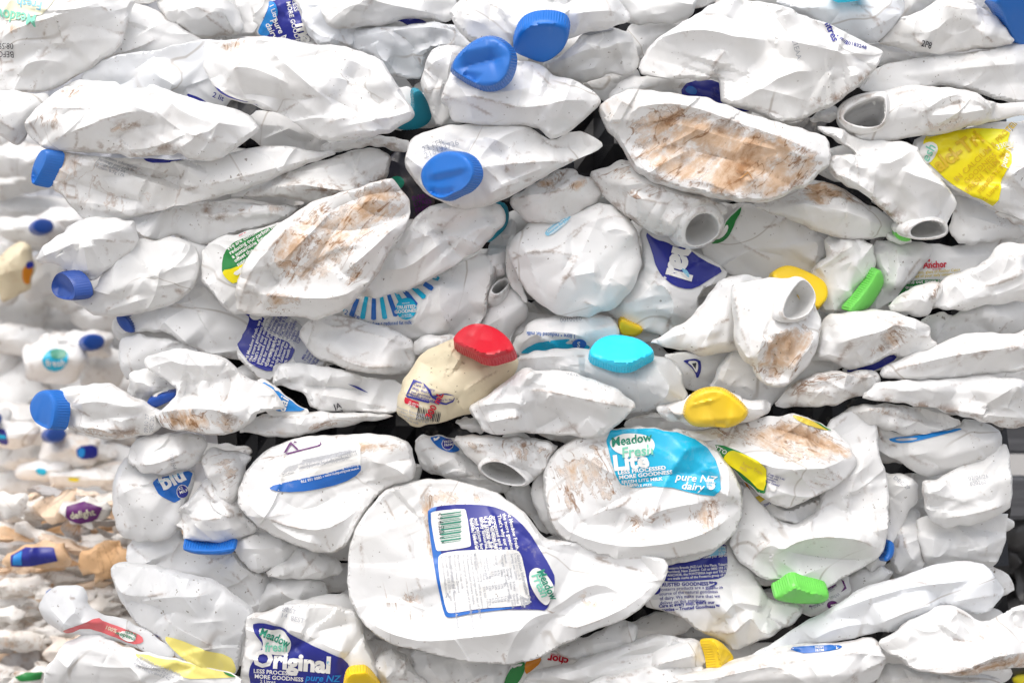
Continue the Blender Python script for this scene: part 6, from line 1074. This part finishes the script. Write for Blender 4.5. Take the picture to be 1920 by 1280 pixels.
p_ = pillow('blurred white bottle with a blue striped label at the far left', 15, 815, 60, 30, 525, 6); p_.film([(0,800),(20,805),(22,835),(0,830)],'navy',tile='P'); p_.film([(2,812),(20,815),(20,822),(2,820)],'cyan',tile='P',name='label_panel',lift=1.2)
p_ = pillow('blurred white bottle with a dark blue neck label in the far bale', 130, 845, 66, 30, 528, -3); p_.film([(148,835),(185,832),(188,858),(150,860)],'navy',tile='P'); p_.film([(152,838),(165,838),(163,856),(151,856)],'midblue',tile='P',name='label_panel',lift=1.2)
p_ = pillow('blurred white bottle with a teal smear of label low in the far bale', 85, 882, 60, 20, 530, 0); p_.film([(72,875),(95,877),(92,890),(74,888)],'cyan',tile='P')
p_ = pillow('blurred bottle with a yellow smear of label low in the far bale', 150, 897, 60, 18, 528, 0); p_.film([(132,893),(155,894),(152,902),(134,900)],'yellow',tile='P')
c2 = slab('bale_backing', -.72, -.26, -.135, .45, .70, .9, 'grey', seed=5); c2['kind'] = 'stuff'; c2['label'] = 'grey packed inside of the blurred far bale on the left'; c2['category'] = 'bale core'

# the carton bale at the lower left
GC = 'flattened cartons of the lower left bale'
cm = ['paper', 'kraft', 'paper', 'tan', 'paper', 'pale', 'kraft', 'paper', 'paper']
for m_ in ('white',): pass
plastic('carton_white', (0.82, 0.80, 0.77), .6); plastic('carton_kraft', (0.78, 0.60, 0.44), .65, tone=(.82,.76,.70)); plastic('carton_tan', (0.68, 0.42, 0.22), .65, tone=(.80,.68,.56)); plastic('carton_grey', (.45,.44,.44), .6)
cn = {'carton_white': 'white', 'carton_kraft': 'pale brown', 'carton_tan': 'orange brown', 'carton_grey': 'dark grey'}
def carton(x, y, w, h, d, an, mat, lab=None, g=7):
    return pillow(lab or 'blurred %s flattened carton layered in the lower left bale' % cn[mat], x, y, w, h, d, an, mat=mat, name='flattened_carton', cat='carton', group=None if lab else GC, b=10, jag=.3, folds=12, g=g, n=17, fa=5, dirt=.8, st=[([(x-w,y-h),(x+w,y-h),(x+w*.4,y+h),(x-w*.5,y+h)],.35)])
for j_ in range(27):
    for i_ in range(5):
        y = 935 + j_ * 13.5 + rng.uniform(-6, 6); x = -15 + i_ * 62 + (j_ % 3) * 26 + rng.uniform(-14, 14)
        if y < 1000 and x < 60: pass
        m = rng.choice(['carton_white', 'carton_kraft', 'carton_tan', 'carton_grey'], p=[.54, .24, .16, .06] if j_ < 12 else [.80, .13, .03, .04])
        carton(x, y, rng.uniform(26, 80), rng.uniform(6, 22), 340 + rng.uniform(-30, 30), rng.uniform(-24, 24), m)
carton(20, 945, 34, 24, 300, 0, 'carton_white', 'blurred rounded white carton end at the left edge')
carton(110, 950, 46, 24, 300, -20, 'carton_kraft', 'blurred pale brown crumpled carton under the far bale')
q_ = carton(160, 962, 40, 26, 292, -10, 'carton_white', 'blurred white carton with a purple printed panel'); l = q_.film([(126,948),(160,938),(196,950),(182,975),(150,982),(124,972)],'purple',sm=0,tile='P'); q_.text(l,[('delight',(134,972),18,-10,{'bold':.02})],'pale',tile='P',lift=1.4)
q_ = carton(75, 1040, 60, 26, 296, -4, 'carton_tan', 'blurred brown carton with a blue striped panel'); l = q_.film([(22,1040),(50,1024),(104,1024),(112,1050),(60,1060),(22,1062)],'navy',sm=0,tile='P'); q_.film([(28,1040),(44,1030),(44,1058),(26,1058)],'midblue',sm=0,tile='P',name='label_panel',lift=1.2)
carton(200, 1050, 44, 34, 296, -20, 'carton_tan', 'blurred orange brown carton panel beside the front bale')
q_ = carton(95, 1110, 34, 14, 300, 0, 'carton_white', 'blurred white carton with a small blue cap print'); q_.film([(88,1108),(96,1102),(104,1112),(102,1118),(88,1118)],'blue',sm=0,tile='P')
q_ = carton(60, 1266, 44, 14, 296, -6, 'carton_white', 'blurred white carton with a green panel at the bottom edge'); q_.film([(28,1268),(50,1258),(84,1256),(78,1272),(40,1276)],'green',sm=0,tile='P')
c3 = slab('bale_backing', -.60, -.245, -.42, -.155, .40, .62, 'carton_kraft', seed=6); c3['kind'] = 'stuff'; c3['label'] = 'packed pale brown inside of the carton bale at the lower left'; c3['category'] = 'bale core'

# the gap on the right: weathered board and a dark wrapped bale
def simple(name, rgb, rough=.8, nz=18, var=.5, stretch=(1, 1, 1)):
    m = bpy.data.materials.new(name); nt, N, L, Bs = nodes_of(m)
    co = N.new('ShaderNodeTexCoord').outputs['Object']; mp = N.new('ShaderNodeMapping'); mp.inputs['Scale'].default_value = stretch
    L.new(co, mp.inputs['Vector']); v = N.new('ShaderNodeValue'); v.outputs[0].default_value = 1.0
    f = noise(N, L, mp.outputs[0], v.outputs[0], nz, 6, .65)
    c = mix(N, L, ramp_out(N, L, f, .35, .68), tuple(x * (1 - var) for x in rgb), rgb)
    L.new(c, Bs.inputs['Base Color']); Bs.inputs['Roughness'].default_value = rough
    bp = N.new('ShaderNodeBump'); bp.inputs['Strength'].default_value = .3; bp.inputs['Distance'].default_value = .004
    L.new(f, bp.inputs['Height']); L.new(bp.outputs[0], Bs.inputs['Normal'])
    MATS[name] = m
simple('old_board', (.20, .20, .21), nz=30, stretch=(.2, 1, 3)); simple('wrap', (.06, .058, .058), .4, nz=25, var=.8); simple('concrete', (.34, .325, .305), .9, nz=9, var=.25)
def board(x0, x1, z0, z1, y0, y1, label):
    import bmesh
    me = bpy.data.meshes.new('weathered_board'); bm = bmesh.new(); bmesh.ops.create_cube(bm, size=1)
    for v in bm.verts: v.co = ((v.co.x) * (x1 - x0), v.co.y * (y1 - y0), v.co.z * (z1 - z0))
    bmesh.ops.bevel(bm, geom=bm.edges[:], offset=.003, segments=2, affect='EDGES'); bm.to_mesh(me); bm.free(); me.materials.append(MATS['old_board'])
    o = bpy.data.objects.new('weathered_board', me); col.objects.link(o); o.location = ((x0 + x1) / 2, (y0 + y1) / 2, (z0 + z1) / 2)
    o['label'] = label; o['category'] = 'board'; o['group'] = 'boards in the gap on the right'
board(.40, .75, -.095, -.040, .43, .47, 'upper dark weathered board in the gap at the right edge')
board(.40, .75, -.148, -.115, .40, .47, 'lower pale edged board in the gap at the right edge')
board(.40, .75, -.029, -.005, .44, .48, 'topmost thin board above the gap at the right edge')
wr = []
for i_, (x, y, w, h) in enumerate([(1900,985,60,40),(1905,1040,60,40),(1890,1100,60,44),(1900,1160,70,40),(1895,1230,60,36),(1905,1270,60,30),(1950,1080,50,90)]):
    q_ = pillow('dark wrapped lump in the shaded gap at the right edge', x, y, w, h, 420 + 12 * (i_ % 3), rng.uniform(-30, 30), mat='dark', name='wrapped_lump', cat='wrapped waste', group='dark lumps in the right gap', folds=12, fa=8)
    if i_ == 5: q_.film([(1890,1262),(1930,1258),(1930,1276),(1895,1278)],'yellow',tile='P')
    q_.body.data.materials[0] = MATS['wrap']
for i_, (x, y, w, h) in enumerate([(1925,470,40,30),(1925,640,50,36),(1930,700,50,30),(1920,570,40,40)]):
    pillow('out of focus white bottle past the right edge of the front bale', x, y, w, h, 420, 0, group='bottles behind the right edge', dirt=.4)
q_ = pillow('dark bottle with a yellow patch past the right edge of the bale', 1925, 445, 26, 40, 380, 0, mat='dark'); q_.film([(1908,425),(1930,420),(1930,450),(1912,452)],'yellow',tile='P')

for s_ in ALL: s_.finish()
flush_text()
# text and parts may have turned a plain bottle into one with parts
for s_ in ALL:
    r = s_.parts or s_.body
    if r.get('label') is None or r is not s_.body:
        s_.finish()
        if r is not s_.body:
            for k_ in ('label', 'category', 'group'):
                if k_ in s_.body: del s_.body[k_]
            s_.body.name = 'body'

# =============================================================== ground, light, camera
me = bpy.data.meshes.new('ground'); me.from_pydata([(-60, -60, -.62), (60, -60, -.62), (60, 60, -.62), (-60, 60, -.62)], [], [(0, 1, 2, 3)]); me.materials.append(MATS['concrete'])
gr = bpy.data.objects.new('ground', me); col.objects.link(gr); gr['kind'] = 'structure'; gr['label'] = 'grey concrete yard under the bales'; gr['category'] = 'ground'
w = bpy.data.worlds.new('World'); scene.world = w; w.use_nodes = True
nt = w.node_tree; sky = nt.nodes.new('ShaderNodeTexSky'); sky.sky_type = 'NISHITA'; sky.sun_disc = False
SUN_EL, SUN_AZ = 60, 205
sky.sun_elevation = math.radians(SUN_EL); sky.sun_rotation = math.radians(SUN_AZ); sky.dust_density = 4.0; sky.air_density = .7; sky.ozone_density = .6
hs = nt.nodes.new('ShaderNodeHueSaturation'); hs.inputs['Saturation'].default_value = .4   # overcast: the blue is veiled
nt.links.new(sky.outputs[0], hs.inputs['Color']); nt.links.new(hs.outputs[0], nt.nodes['Background'].inputs[0]); nt.nodes['Background'].inputs[1].default_value = .15
sd = bpy.data.lights.new('sun', 'SUN'); sd.energy = .75; sd.angle = math.radians(60); sd.color = (1, .96, .91)
so = bpy.data.objects.new('sun', sd); col.objects.link(so)
el, az = math.radians(SUN_EL), math.radians(SUN_AZ)
dirv = Vector((math.sin(az) * math.cos(el), math.cos(az) * math.cos(el), math.sin(el)))
so.rotation_euler = dirv.to_track_quat('Z', 'Y').to_euler(); so.location = dirv * 3
cd = bpy.data.cameras.new('camera'); cam = bpy.data.objects.new('camera', cd); col.objects.link(cam)
cam.location = (0, -D, 0); cam.rotation_euler = (math.radians(90), 0, 0)
cd.sensor_width = 36; cd.lens = 36 * D / (1920 * S); cd.clip_end = 200; cd.clip_start = .05
cd.dof.use_dof = True; cd.dof.focus_distance = D + .004; cd.dof.aperture_fstop = 9
scene.camera = cam
vs = scene.view_settings; vs.view_transform = 'Standard'; vs.look = 'None'; vs.gamma = 1; vs.use_curve_mapping = False; vs.exposure = 0.74
scene.cycles.max_bounces = 8; scene.cycles.transmission_bounces = 6; scene.cycles.diffuse_bounces = 5
